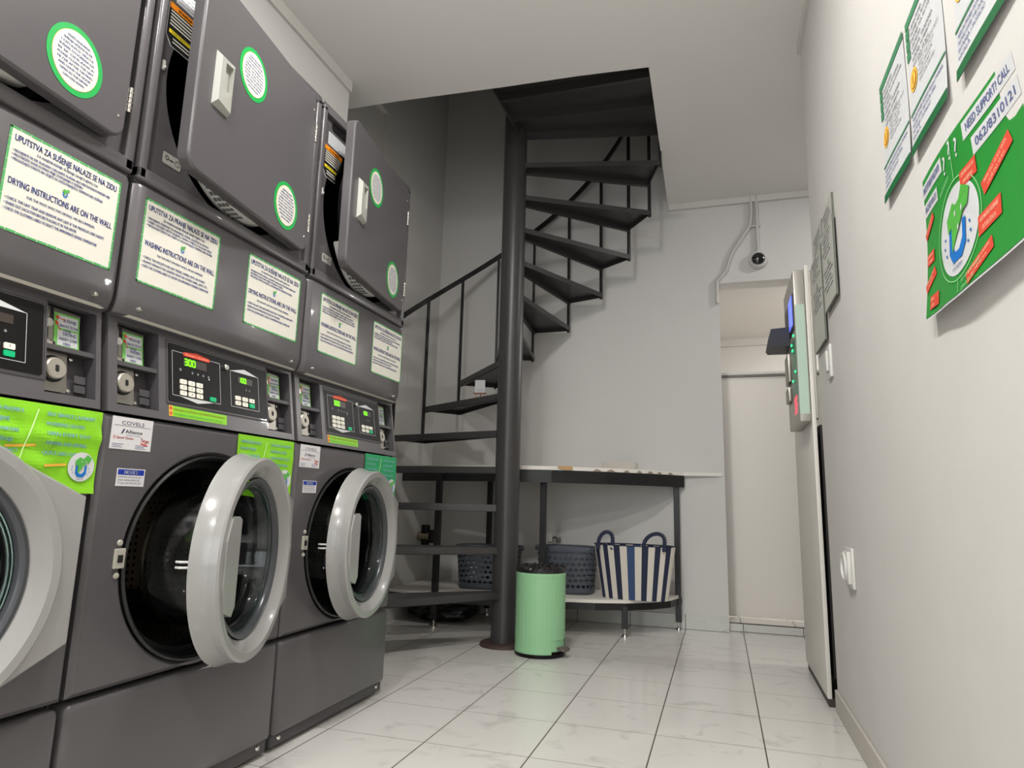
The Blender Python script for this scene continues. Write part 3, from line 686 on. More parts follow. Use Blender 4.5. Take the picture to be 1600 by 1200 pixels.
def laundry_machine(y,label,th_w,th_d,dl,dr,flyer,papers,full=True):
    root=thing('stacked_laundry_machine',label,'washer dryer',(FX,y+.003,0),'stacked washer and dryer units along the left wall')
    D=.675
    # carcass
    b=MB(); b.box((-.24,0.004,.03),(-D,W-.004,.30),BODYD)
    b.box((-D+.02,0.002,.30),(-D,W-.002,2.09),BODYD)            # back panel
    b.box((-D,0,.03),(-.05,.008,2.085),BODY); b.box((-D,W-.008,.03),(-.05,W,2.085),BODY)   # sides
    b.box((-D,0,2.085),(-.02,W,2.097),BODY,.004)
    b.box((-D,0.008,.90),(-.07,W-.008,.908),DARK); b.box((-D,.008,1.14),(-.07,W-.008,1.15),DARK)
    b.obj('cabinet',root)
    # base panel
    b=MB(); b.box((0,.002,.045),(-.24,W-.002,.3135),BODY,.016,4)
    b.obj('base_panel',root)
    kp=MB(); kp.box((-.012,.006,.012),(-.20,W-.006,.05),BODYD,.006); kp.obj('plinth',root)
    for yy in (.045,W-.045): MB().lathe([(0,.006),(.006,.005),(.008,0)],lambda a,b_,h,q3=yy:Vector((-.014+h,q3+a,.033+b_)),CHROME,12).obj('base_screw',root)
    # washer front with hole
    b=MB(); plate_hole(b,.012,W-.012,.334,.898,YC,ZW,.262,0,BODY,72,.0)
    fn=lambda a,b_,h:Vector((h,YC+a,ZW+b_))
    b.lathe([(.262,0),(.256,-.004),(.250,-.016)],fn,BODY,72)
    b.obj('washer_front',root,solid=False)
    MB().lathe([(.251,-.012),(.252,.000),(.247,.004),(.240,-.002),(.238,-.020),(.232,-.030),(.222,-.034),(.218,-.050),(.224,-.075),(.226,-.09)],fn,RUBBER,72).obj('door_gasket',root)
    dr_=MB()
    n=72; vs=[];fs=[]; uvs=[]
    for j,hh in enumerate((-.09,-.20,-.32,-.42)):
        for i in range(n): a=2*math.pi*i/n; vs.append(fn(.232*math.cos(a),.232*math.sin(a),hh))
    for j in range(3):
        for i in range(n): k=(i+1)%n; fs.append((j*n+i,j*n+k,(j+1)*n+k,(j+1)*n+i)); uvs.append((i/n,(i+1)/n,(.09,.20,.32,.42)[j],(.09,.20,.32,.42)[j+1]))
    dr_.add(vs,fs,PERF)
    # back disc
    k0=len(fs)
    dvs=[fn(.232*math.cos(2*math.pi*i/n),.232*math.sin(2*math.pi*i/n),-.42) for i in range(n)]+[fn(0,0,-.43)]
    dr_.add(dvs,[(i,(i+1)%n,n) for i in range(n)],PERF)
    do=dr_.obj('drum',root,solid=False)
    uvl=do.data.uv_layers.new(name='UVMap')
    for pi,p in enumerate(do.data.polygons):
        if pi<len(uvs):
            u0,u1,v0,v1=uvs[pi]; cs=[(u0,v0),(u1,v0),(u1,v1),(u0,v1)]
            for li,c in zip(p.loop_indices,cs): uvl.data[li].uv=(c[0]*1.6,c[1]*2.2)
        else:
            for li in p.loop_indices:
                co=do.data.vertices[do.data.loops[li].vertex_index].co; uvl.data[li].uv=(co.y,co.z*2.2)
    for k in range(3):
        a=R(190+120*k); ca,sa=math.cos(a),math.sin(a)
        MB().bar(fn(.205*ca,.205*sa,-.12),fn(.205*ca,.205*sa,-.41),.05,.055,BLACK,up=Vector((0,ca,sa))).obj('drum_baffle',root,smooth=False)
    LAT=mat('latch_zinc',(196,192,180),.35,metal=.3)
    l=MB(); l.box((0,.066,.575),(.006,.094,.618),LAT,.002); l.box((.0055,.074,.588),(.0072,.087,.604),DARK)
    for zz in (.630,.560): l.lathe([(0,.004),(.006,.003),(.007,0)],lambda a,b_,h,z2=zz:Vector((h,.080+a,z2+b_)),LAT,12)
    l.obj('door_latch_plate',root,smooth=False)
    company_label(root) if full!='A' else None
    if full!='A': notice_label(root)
    # console: slanted fascia with openings for coin boxes
    b=MB()
    Ys=[.006,.030,.146,.552,.666,W-.006]; Zs=[.9135,.932,1.122,1.155]
    if True:
        for i in range(5):
            for j in range(3):
                if j==1 and i in (1,3): continue
                b.add([slant(Ys[i],Zs[j],0),slant(Ys[i+1],Zs[j],0),slant(Ys[i+1],Zs[j+1],0),slant(Ys[i],Zs[j+1],0)],[(0,1,2,3)],BODY)
    for yy in (Ys[0],Ys[-1]): b.add([slant(yy,.9135,0),slant(yy,1.155,0),Vector((-.12,yy,1.155)),Vector((-.12,yy,.9135))],[(0,1,2,3)],BODY)
    b.add([slant(Ys[0],.9135,0),slant(Ys[-1],.9135,0),Vector((-.05,Ys[-1],.9135)),Vector((-.05,Ys[0],.9135))],[(3,2,1,0)],BODY)
    b.obj('console',root,smooth=False,solid=False)
    coin_unit(root,.030,.146,('PRANJE','WASHING')); coin_unit(root,.552,.666,('SUŠENJE','DRYING'))
    control_panel(root,True,dl,dr); 
    if full!='A': price_strip(root)
    # dryer service panel with bevelled underside
    b=MB(); prof=[(-.060,1.134),(-.030,1.131),(-.012,1.137),(-.002,1.160),(0,1.178),(0,1.438),(-.004,1.447),(-.016,1.4505),(-.06,1.4505)]
    ys=[0.002,.010,.020,W-.020,W-.010,W-.002]; ins=[.012,.004,0,0,.004,.012]
    vs=[];N=len(prof)
    for yy,ii in zip(ys,ins):
        for (x,z) in prof: vs.append((x-ii if x>-.05 else x,yy,z))
    fs=[(j*N+i,j*N+i+1,(j+1)*N+i+1,(j+1)*N+i) for j in range(5) for i in range(N-1)]
    fs+=[tuple(range(N)),tuple(reversed(range(5*N,6*N)))]
    b.add(vs,fs,BODY); b.obj('service_panel',root)
    st=MB(); st.prism([(.024,1.131),(W-.03,1.131),(W-.022,1.134),(W-.04,1.137),(.034,1.137)],lambda a,c,h:Vector((-.014+h+(c-1.131)*.6,a,c)),0,.004,mat('trim_strip',(186,182,172),.3,metal=.6)); st.obj('trim_strip',root,smooth=False)
    for yy in (.054,W-.054): MB().lathe([(0,.008),(.005,.0065),(.0065,0)],lambda a,b_,h,q3=yy:Vector((-.005+h,q3+a,1.156+b_)),CHROME,12).obj('panel_screw',root)
    for kind,yy in papers: instruction_sheet(root,yy,kind)
    # dryer front with round opening
    b=MB(); plate_hole(b,.012,W-.012,1.470,2.070,YC,1.765,.285,-.016,BODY,72,.02)
    b.box((-.06,.006,1.452),(-.014,W-.006,1.480),BODY)
    for a0,a1,c0,c1 in ((.004,.028,1.460,2.080),(W-.030,W-.004,1.460,2.080),(.004,W-.004,1.4575,1.492),(.004,W-.004,2.060,2.084)): b.box((-.06,a0,c0),(0,a1,c1),BODY,.006,3)
    b.lathe([(.280,-.02),(.278,-.10),(.29,-.12)],lambda a,c,h:Vector((h,YC+a,1.765+c)),BLACK,64)
    b.obj('dryer_front',root,solid=False)
    dk=MB(); dk.lathe([(.300,-.12),(.300,-.55),(0.001,-.552)],lambda a,c,h:Vector((h,YC+a,1.765+c)),mat('dark_drum',(40,40,42),.4,metal=.6),48); dk.obj('dryer_drum',root,solid=False)
    tp=MB(); tp.box((-.005,.0,2.083),(-.10,W,2.100),BODY,.006,3); tp.obj('top_cap',root)
    ct=MB(); ct.prism(rrect(.075,2.026,W-.075,2.056,.014,5),lambda a,c,h:Vector((h-.0158,a,c)),.0006,.0010,BLACK); ct.obj('air_slot',root,smooth=False)
    service_labels(root)
    washer_door(root,th_w); dryer_door(root,th_d)
    if flyer=='lime_left': green_flyer(root,.405,.690-.006,.735,.907,LIME,.012)
    elif flyer=='lime': green_flyer(root,.420,.674,.745,.907,LIME,.003)
    elif flyer=='emerald': green_flyer(root,.425,.678,.740,.907,EMER,.002)
    return root
laundry_machine(.400,'nearest charcoal stacked washer dryer, grey washer door shut, crumpled lime flyer above it',0.0,5.4,None,None,'lime_left',[('wash',.032),('dry',.407)],'A')
laundry_machine(1.090,'middle of three charcoal stacked washer dryers, flat lime flyer behind its ajar washer door',18.0,6.8,'300','100','lime',[('wash',.032),('dry',.394)])
laundry_machine(1.780,'farthest dark grey stacked washer dryer beside the spiral stairs, with a dark green flyer',8.5,7.4,'300','100','emerald',[('wash',.068),('dry',.427)])

# ================================================================== SPIRAL STAIRCASE
SC=Vector((-1.11,3.49,0)); RO=.8456; PH=3.7992; ST=.3002; Z0=.5244; RI=.1964
stair=thing('spiral_staircase','black steel spiral staircase rising around a thick round pole through the ceiling opening','staircase',(SC.x,SC.y,0))
def sp(r,a,z): return Vector((r*math.cos(a),r*math.sin(a),z))
PR=.068
MB().lathe([(0,0.016),(PR,.016),(PR,4.1),(0,4.1)],lambda a,b_,h:Vector((a,b_,h)),STAIR,48).obj('pole',stair)
MB().lathe([(0,.018),(.116,.018),(.123,.012),(.125,0),(0,0)],lambda a,b_,h:Vector((a,b_,h)),mat('rusty_base_plate',(66,50,46),.6,noise=.2,nscale=20),40).obj('base_plate',stair)
def tread(k):
    z=Z0+RI*k+{-1:-.092,0:-.060,1:-.034,2:-.026,3:-.020,4:-.006}.get(k,0); a0=PH-ST*k; a1=PH-ST*(k+1)-.02; lip=.038; th=.005
    b=MB(); inn=PR-.004
    n=8
    # nose side at a0 , rear side at a1 (straight outer chord), inner end widened
    A=sp(inn,a0+.55,0); B=sp(RO,a0,0); C_=sp(RO,a1,0); D_=sp(inn,a1-.45,0)
    top=[v+Vector((0,0,z+lip)) for v in (A,B,C_,D_)]
    t2=[v+Vector((0,0,-th)) for v in top]
    b.add(top+t2,[(3,2,1,0),(4,5,6,7),(0,1,5,4),(1,2,6,5),(2,3,7,6),(3,0,4,7)],STAIR)
    # folded lips
    for P_,Q_,dr in ((A,B,1),(B,C_,1),(C_,D_,1)):
        P2=P_+Vector((0,0,z));Q2=Q_+Vector((0,0,z)); hh=lip-th if P_ is A else (lip-th)*.75
        nrm=(Q_-P_).cross(Vector((0,0,1))).normalized()*.005
        cen=(A+B+C_+D_)/4
        if (cen-P_).dot(nrm)<0: nrm=-nrm
        zb=lip-th-hh
        b.add([P2+Vector((0,0,zb)),Q2+Vector((0,0,zb)),Q2+Vector((0,0,lip-th)),P2+Vector((0,0,lip-th)),P2+nrm+Vector((0,0,zb)),Q2+nrm+Vector((0,0,zb)),Q2+nrm+Vector((0,0,lip-th)),P2+nrm+Vector((0,0,lip-th))],
              [(0,1,2,3),(7,6,5,4),(0,4,5,1),(1,5,6,2),(3,7,4,0),(2,6,7,3)],STAIR)
        # bottom return flange of the nosing
        if P_ is A:
            b.add([P2,Q2,Q2+nrm*4,P2+nrm*4,P2+Vector((0,0,.004)),Q2+Vector((0,0,.004)),Q2+nrm*4+Vector((0,0,.004)),P2+nrm*4+Vector((0,0,.004))],[(3,2,1,0),(4,5,6,7),(0,1,5,4),(2,3,7,6)],STAIR)
    return b.obj('tread',stair,smooth=False)
for k in range(-1,12): tread(k)
RAILH=.955-.0
def railz(j): return Z0+RI*j+.765
for j in range(0,13):
    a=PH-ST*j; zb=Z0+RI*(j-1); zt=railz(j)
    p=sp(RO+.004,a,zb+.002); q_=sp(RO+.004,a,zt)
    MB().bar(p,q_,.016,.016,IRON,up=Vector((math.cos(a),math.sin(a),0))).obj('baluster',stair,smooth=False)
hp=[sp(RO+.004,PH-ST*(j/4),railz(j/4)) for j in range(-4,53)]
hb=MB()
for i in range(len(hp)-1): hb.bar(hp[i],hp[i+1]+(hp[i+1]-hp[i])*.04,.012,.032,IRON)
hb.obj('handrail',stair,smooth=False)
# landing platform in the opening
zp=Z0+RI*12+.02
b=MB()
def W2(x,y,z): return Vector((x-SC.x,y-SC.y,z))
an=PH-ST*12
outer=SC+sp(RO,an,0)
q0=[(-1.085,2.86),(HX-.012,2.885),(outer.x+.005,outer.y),(-1.07,3.50)]
b.prism(q0,lambda a,c,h:W2(a,c,h),zp+.036,zp+.046,STAIR)
def beam(p,q_,hh=.045,ww=.008): b.bar(W2(p[0],p[1],zp+.036-hh/2),W2(q_[0],q_[1],zp+.036-hh/2),ww,hh,STAIR)
beam(q0[0],q0[3],.060); beam(q0[1],q0[2],.060); beam(q0[3],q0[2],.050)
beam((-1.08,3.10),(HX-.014,3.10),.050,.02); beam((-1.08,3.30),(-.28,3.36),.045,.012)
b.obj('landing_platform',stair,smooth=False)

# ================================================================== EASEL CARD ON A STEP
kz=Z0+RI*4+.038-.006
cx,cy_=-1.37,3.715
es=thing('card_easel','small wooden easel holding a printed card, standing on a stair tread','easel',(cx,cy_,kz))
WOOD=mat('pale_wood',(196,150,116),.6)
e=MB(); e.bar((-.030,0,0),(-.012,.006,.115),.006,.006,WOOD); e.bar((.030,0,0),(.012,.006,.115),.006,.006,WOOD); e.bar((0,.035,0),(0,.010,.110),.006,.006,WOOD); e.obj('easel_frame',es,smooth=False)
e=MB(); e.box((-.040,-.010,.040),(.040,.004,.046),mat('reddish_wood',(150,84,60),.6),.001); e.obj('easel_ledge',es,smooth=False)
S=Sheet(lambda s,t,h:Vector((s,-.003-h+(t-.03)*.02,t)),.0004); S.b.box((-.031,-.0028,.046),(.031,-.0010,.124),PAPER); 
for k in range(7): S.text(('MOLIMO VAS DA','NE','OSTAVLJATE STVARI','NA STEPENICAMA','PLEASE DO NOT','LEAVE THINGS','ON THE STAIRS')[k],0,.115-.0100*k,.005,PTEXT,width=(.040,.008,.048,.046,.040,.030,.044)[k],L=1.5)
S.obj('printed_card',es)
es.rotation_euler=(0,0,R(10))

# ================================================================== CORNER TABLE
tb=thing('curved_table','black steel framed curved table with white worktop and low white shelf behind the stairs','table',(0,0,0))
WT=mat('worktop_laminate',(226,222,214),.4,noise=.03,nscale=14)
front_top=[(.02,4.39),(-.215,4.36),(-.42,4.12),(-.64,3.96),(-.94,3.80),(-1.26,3.72),(-1.60,3.79),(-1.95,3.90)]
poly=front_top+[(-1.96,4.39)]
ZT=.925
MB().prism(list(reversed(poly)),lambda a,c,h:Vector((a,c,h)),ZT+.008,ZT+.030,WT).obj('worktop',tb,smooth=False)
b=MB()
for i in range(1,len(front_top)-1):
    p,q_=front_top[i],front_top[i+1]
    b.bar((p[0],p[1]+.006,ZT-.030),(q_[0],q_[1]+.006,ZT-.030),.006,.072,IRON)
b.bar((-.215,4.38,ZT-.02),(-1.95,4.38,ZT-.02),.02,.03,IRON)
b.obj('top_frame',tb,smooth=False)
sh=[(-.245,4.385),(-.30,4.20),(-.40,4.07),(-.535,3.965),(-.70,3.90),(-.90,3.86),(-1.2,3.80),(-1.64,3.74),(-1.95,3.80)]
MB().prism(list(reversed(sh+[(-1.96,4.385)])),lambda a,c,h:Vector((a,c,h)),.186,.204,WT).obj('lower_shelf',tb,smooth=False)
b=MB()
for i in range(len(sh)-1):
    p,q_=sh[i],sh[i+1]; b.bar((p[0],p[1]+.012,.166),(q_[0],q_[1]+.012,.166),.006,.040,IRON)
b.obj('shelf_frame',tb,smooth=False)
def leg(x,y,top):
    b=MB(); b.box((x-.017,y-.017,.045),(x+.017,y+.017,top),IRON,.002); o=b.obj('leg',tb,smooth=False)
    MB().lathe([(0,.046),(.005,.046),(.005,.016),(.016,.012),(.018,0),(0,0)],lambda a,c,h:Vector((x+a,y+c,h)),CHROME,16).obj('levelling_foot',o)
leg(-.262,4.355,ZT); leg(-.540,3.985,.165); leg(-1.00,3.86,ZT); leg(-1.635,3.775,ZT); leg(-1.50,4.34,ZT)
# peeling tape at worktop edge
b=MB(); TAPE=mat('brown_tape',(188,150,98),.6)
b.add([(-.905,3.812,ZT+.0325),(-.825,3.852,ZT+.0325),(-.820,3.846,ZT+.012),(-.865,3.822,ZT+.009),(-.900,3.806,ZT+.022)],[(0,1,2,3,4)],TAPE)
b.obj('edge_tape',tb,smooth=False,solid=False)
b=MB(); GR=mat('torn_board',(150,132,116),.8)
for x,w_ in ((-.615,.05),(-.53,.035),(-.46,.03),(-.40,.03),(-.35,.025),(-.29,.03),(-1.72,.06),(-.69,.05)):
    # chipped patches along the front edge
    def fy(xx):
        for i in range(len(front_top)-1):
            p,q_=front_top[i],front_top[i+1]
            if q_[0]<=xx<=p[0]: return p[1]+(q_[1]-p[1])*(p[0]-xx)/(p[0]-q_[0])
        return 3.9
    x1,x2=x-w_/2,x+w_/2
    b.add([(x1,fy(x1)-.0015,ZT+.0085),(x2,fy(x2)-.0015,ZT+.0085),(x+.006,fy(x+.006)-.0015,ZT+.020),(x-.006,fy(x-.006)-.0015,ZT+.022)],[(0,1,2,3)],GR)
b.obj('chipped_edge',tb,smooth=False,solid=False)

# clear tray on worktop
b=MB(); CL=mat('clear_plastic',(238,232,224),.15,trans=.55,ior=1.3)
x0,x1,y0,y1,z=-.70,-.50,4.18,4.31,ZT+.0305
def frus(bb,x0,x1,y0,y1,z0,z1,fl,m,th=.004):
    o=[(x0,y0,z0),(x1,y0,z0),(x1,y1,z0),(x0,y1,z0),(x0-fl,y0-fl,z1),(x1+fl,y0-fl,z1),(x1+fl,y1+fl,z1),(x0-fl,y1+fl,z1)]
    i=[(x0+th,y0+th,z0+th),(x1-th,y0+th,z0+th),(x1-th,y1-th,z0+th),(x0+th,y1-th,z0+th),(x0-fl+th,y0-fl+th,z1),(x1+fl-th,y0-fl+th,z1),(x1+fl-th,y1+fl-th,z1),(x0-fl+th,y1+fl-th,z1)]
    bb.add(o+i,[(3,2,1,0),(0,1,5,4),(1,2,6,5),(2,3,7,6),(3,0,4,7),(8,9,10,11),(8,12,13,9),(9,13,14,10),(10,14,15,11),(11,15,12,8),(4,5,13,12),(5,6,14,13),(6,7,15,14),(7,4,12,15)],m)
frus(b,x0,x1,y0,y1,z,z+.048,.006,CL); tr=b.obj('plastic_tray',smooth=False)
tag(tr,'small clear plastic tray on the right part of the curved worktop','tray')

# ------------------------------------------------------------------ laundry baskets and bag
def basket_mat():
    if 'basket_holes' in _M: return _M['basket_holes']
    m=BASK.copy(); m.name='basket_holes'; nt=m.node_tree; b=nt.nodes['Principled BSDF']
    uv=nt.nodes.new('ShaderNodeUVMap'); sp_=nt.nodes.new('ShaderNodeSeparateXYZ'); nt.links.new(uv.outputs['UV'],sp_.inputs[0])
    def mt(op,a,bv=None):
        n=nt.nodes.new('ShaderNodeMath'); n.operation=op
        for i,x in enumerate((a,bv)):
            if x is None: continue
            if isinstance(x,(int,float)): n.inputs[i].default_value=x
            else: nt.links.new(x,n.inputs[i])
        return n.outputs[0]
    row=mt('MULTIPLY',sp_.outputs[1],8.5); ri=mt('FLOOR',row); off=mt('MULTIPLY',mt('MODULO',ri,2.0),.5)
    fx=mt('SUBTRACT',mt('FRACT',mt('ADD',mt('MULTIPLY',sp_.outputs[0],36.0),off)),.5); fy=mt('SUBTRACT',mt('FRACT',row),.5)
    d=mt('SQRT',mt('ADD',mt('MULTIPLY',fx,fx),mt('MULTIPLY',mt('MULTIPLY',fy,fy),1.5)))
    solid=mt('GREATER_THAN',d,.37)
    lim=mt('MAXIMUM',mt('LESS_THAN',row,.9),mt('GREATER_THAN',row,8.0))
    nt.links.new(mt('MAXIMUM',solid,lim),b.inputs['Alpha']); _M['basket_holes']=m; return m
def basket(name,label,cx,cy,z0,rx,ry,h,fl,rot):
    root=thing(name,label,'basket',(cx,cy,z0),'grey plastic laundry baskets on the low shelf')
    b=MB(); n=72; rows=15; 
    def prt(i,t,off=0):
        a=2*math.pi*i/n; k=1+fl*t; e=3.2; c,s=math.cos(a),math.sin(a)
        r=(abs(c)**e+abs(s)**e)**(-1/e); x=(rx*k-off)*r*c; y=(ry*k-off)*r*s
        return Vector((x*math.cos(rot)-y*math.sin(rot),x*math.sin(rot)+y*math.cos(rot),t*h))
    vs=[prt(i,j/rows) for j in range(rows+1) for i in range(n)]; fs=[(j*n+i,j*n+(i+1)%n,(j+1)*n+(i+1)%n,(j+1)*n+i) for j in range(rows) for i in range(n)]
    b.add(vs,fs,basket_mat())
    b.add([prt(i,0.0) for i in range(n)],[tuple(reversed(range(n)))],BASK)
    bo=b.obj('body',root,smooth=True,solid=False)
    uvl=bo.data.uv_layers.new(name='UVMap')
    for pi,p in enumerate(bo.data.polygons):
        if pi<rows*n:
            i=pi%n; j=pi//n
            for li,c in zip(p.loop_indices,((i,j),(i+1,j),(i+1,j+1),(i,j+1))): uvl.data[li].uv=(c[0]/n,c[1]/rows)
        else:
            for li in p.loop_indices: uvl.data[li].uv=(0,0)
    bo.modifiers.new('thickness','SOLIDIFY').thickness=.003
    r=MB(); N=n; pr=[(0,-.006),(.012,-.008),(.014,.010),(.008,.018),(0,.014)]; vs=[]
    for i in range(n):
        c0=prt(i,1.0); d=Vector((c0.x,c0.y,0)).normalized()
        for (o,zz) in pr: vs.append(c0+d*o+Vector((0,0,zz-.014)))
    fs=[(i*5+k,((i+1)%n)*5+k,((i+1)%n)*5+(k+1)%5,i*5+(k+1)%5) for i in range(n) for k in range(5)]
    r.add(vs,fs,BASK); r.obj('rim',root)
    return root
ZS=.2045
basket('laundry_basket','slate grey perforated laundry basket behind the green bin, left of the striped bag',-.918,4.165,ZS,.165,.120,.272,.12,0)
basket('laundry_basket','slate grey laundry basket left of the stair pole, on the low shelf',-1.42,4.13,ZS,.185,.125,.258,.12,0.15)
bag=thing('laundry_bag','navy and white vertically striped canvas bag with two navy handles','bag',(-.492,4.055,ZS))
b=MB(); 
def bagp(u,t,side):  # u -1..1 across, side front/back
    wx=.180+.044*t; wy=.075+.03*t; a=u*math.pi/2*0.999
    x=wx*(math.sin(a)*.25+u*.75); y=-(wy)*(math.cos(a)**.55)*side
    return Vector((x,y,t*.290))
cols=[]; seq=[('W',.5),('B',1),('W',1),('B',1),('W',1.15),('B',1.1),('W',1.2),('L',1.3),('W',1.15),('B',1.1),('W',1.1),('B',1),('W',1),('B',.95),('W',.8)]
tot=sum(x for _,x in seq); u=-1.0
for side in (1,-1):
    u=-1.0
    for c,wd in seq:
        du=2*wd/tot; m={'W':BAG_W,'B':BAG_B,'L':BAG_L}[c]
        for k in range(3):
            ua=u+du*k/3; ub=u+du*(k+1)/3
            for j in range(4):
                q4=[bagp(ua,j/4,side),bagp(ub,j/4,side),bagp(ub,(j+1)/4,side),bagp(ua,(j+1)/4,side)]
                b.add(q4,[(0,1,2,3)] if side==1 else [(3,2,1,0)],m)
        u+=du
b.add([bagp(-1+2*i/20,0,1) for i in range(21)]+[bagp(1-2*i/20,0,-1) for i in range(21)],[tuple(reversed(range(42)))],BAG_B)
b.obj('body',bag,solid=False)
hm=MB(); loop=[bagp(-1+2*i/20,1,1) for i in range(21)]+[bagp(1-2*i/20,1,-1) for i in range(1,20)]
hm.tube(loop,.0035,BAG_B,6,True); hm.obj('hem',bag)
for hx_,wd_,tilt in ((-.145,.040,.012),(.118,.055,.02)):
    pts=[]
    for i in range(17):
        t=i/16; a=math.pi*(1-t); x=hx_+ (wd_)*math.cos(a); z=.285+ .075*math.sin(a)**.7
        pts.append(Vector((x+tilt*math.sin(a),-.085,z)))
    pts=[pts[0]-Vector((0,.004,.02))]+pts+[pts[-1]-Vector((0,.004,.02))]
    hb=MB()
    for i in range(len(pts)-1): hb.bar(pts[i],pts[i+1],.005,.021,BAG_B,up=(pts[i+1]-pts[i]).cross(Vector((0,1,0))))
    hb.obj('handle',bag,smooth=False)
bag.rotation_euler=(0,0,R(-3)); bag.scale=(1.07,1.0,1.05)

# ------------------------------------------------------------------ mint pedal bin
bn=thing('pedal_bin','mint green embossed pedal bin in front of the stair pole','bin',(-.882,3.380,0))
b=MB(); RB=.1265; HB=.408; n=96; rows=48
def bp(i,j):
    a=2*math.pi*i/n; z=.018+(HB-.018)*j/rows
    rr=RB-.0022*(1.0 if (j%2==1 or i%3==0) else 0.0) if 2<j<rows-3 else RB
    return Vector((rr*math.cos(a),rr*math.sin(a),z))
A0=R(-22)
vs=[bp(i,j) for j in range(rows+1) for i in range(n)]
fs=[]
for j in range(rows):
    for i in range(n):
        a=2*math.pi*(i+.5)/n; da=(a-A0+math.pi)%(2*math.pi)-math.pi
        if abs(da)<R(25) and j<8: continue
        fs.append((j*n+i,j*n+(i+1)%n,(j+1)*n+(i+1)%n,(j+1)*n+i))
b.add(vs,fs,GREENB); b.lathe([(RB,HB),(RB-.004,HB+.001),(RB-.004,.03)],lambda a,c,h:Vector((a,c,h)),GREENB,64)
b.obj('body',bn)
MB().lathe([(0,0),(RB+.000,0),(RB+.001,.006),(RB+.001,.018),(0,.018)],lambda a,c,h:Vector((a,c,h)),BLACK,64).obj('base_ring',bn)
MB().lathe([(RB-.008,.02),(RB-.008,.09),(0,.09)],lambda a,c,h:Vector((a,c,h)),BLACK,48).obj('inner_shell',bn)
b=MB(); d=Vector((math.cos(A0),math.sin(A0),0)); s_=Vector((-d.y,d.x,0))
def pd(u,v,z): return d*u+s_*v+Vector((0,0,z))
b.add([pd(.105,-.022,.040),pd(.105,.022,.040),pd(.150,.030,.036),pd(.165,.022,.034),pd(.165,-.022,.034),pd(.150,-.030,.036),
       pd(.105,-.022,.050),pd(.105,.022,.050),pd(.150,.030,.050),pd(.165,.022,.046),pd(.165,-.022,.046),pd(.150,-.030,.050)],
      [(5,4,3,2,1,0),(6,7,8,9,10,11)]+[(i,(i+1)%6,6+(i+1)%6,6+i) for i in range(6)],mat('pedal_brown',(96,88,84),.4)); b.obj('pedal',bn,smooth=False)
# crumpled liner
b=MB(); n=60; random.seed(3); vs=[];fs=[]
prof=[(RB+.000,HB-.012),(RB+.002,HB+.004),(RB-.004,HB+.014),(RB-.018,HB+.018),(RB-.034,HB+.008),(RB-.055,HB-.010),(.03,HB-.02)]
for (r_,h) in prof:
    for i in range(n):
        jr=random.uniform(-.004,.004) if r_<RB else 0; jh=random.uniform(-.006,.007) if h>HB else 0
        a=2*math.pi*i/n; vs.append(((r_+jr)*math.cos(a),(r_+jr)*math.sin(a),h+jh))
for j in range(len(prof)-1):
    for i in range(n): k=(i+1)%n; fs.append((j*n+i,j*n+k,(j+1)*n+k,(j+1)*n+i))
fs.append(tuple((len(prof)-1)*n+i for i in range(n)))
b.add(vs,fs,mat('bin_liner',(34,32,33),.25)); b.obj('bin_liner',bn,smooth=False,solid=False)

# ------------------------------------------------------------------ things under the table at left
b=MB(); random.seed(11)
bm=bmesh.new(); bmesh.ops.create_icosphere(bm,subdivisions=4,radius=1.0)
for v in bm.verts:
    n_=v.co.normalized(); w_=.10*math.sin(9*n_.x+3*n_.z)*math.sin(7*n_.y-5*n_.z)+.05*math.sin(17*n_.x*n_.y+11*n_.z)
    c=n_*(1+w_); v.co=Vector((c.x*.22,c.y*.15,max(0,.075+c.z*.082)))
bm.verts.index_update(); b.add([v.co.copy() for v in bm.verts],[tuple(v.index for v in f.verts) for f in bm.faces],mat('black_sack',(20,21,24),.35)); bm.free()
o=b.obj('rubbish_sack',loc=(-1.70,4.05,0)); tag(o,'black plastic sack lying on the floor behind the lowest stair treads','sack')
vl=thing('drain_valve','brass and black pipe fitting on the side wall just right of the farthest machine','pipe fitting',(-1.965,4.22,.50))
BR=mat('brass_fitting',(150,140,116),.4,metal=.6)
MB().tube([(0,0,0),(.10,0,0)],.028,BR,20).obj('fitting_body',vl); 
b=MB(); b.tube([(.05,0,.02),(.05,0,.075)],.030,BLACK,20); b.tube([(.05,0,-.02),(.05,0,-.07)],.028,BLACK,20); b.tube([(.09,0,0),(.105,0,0)],.045,BLACK,20); b.obj('rubber_collar',vl)
wp=thing('wall_socket','small white socket with a grey plug on the back wall beside the table leg','socket',(-1.085,4.388,.505))
MB().box((-.018,-.012,-.018),(.018,.0115,.018),WHITEP,.004).obj('socket_plate',wp)
MB().box((.045,-.030,-.014),(.070,.0115,.014),mat('plug_grey',(130,126,120),.5),.004).tube([(.02,-.004,.012),(.035,-.010,.016),(.05,-.006,.008)],.003,DARK,6).obj('plug',wp)

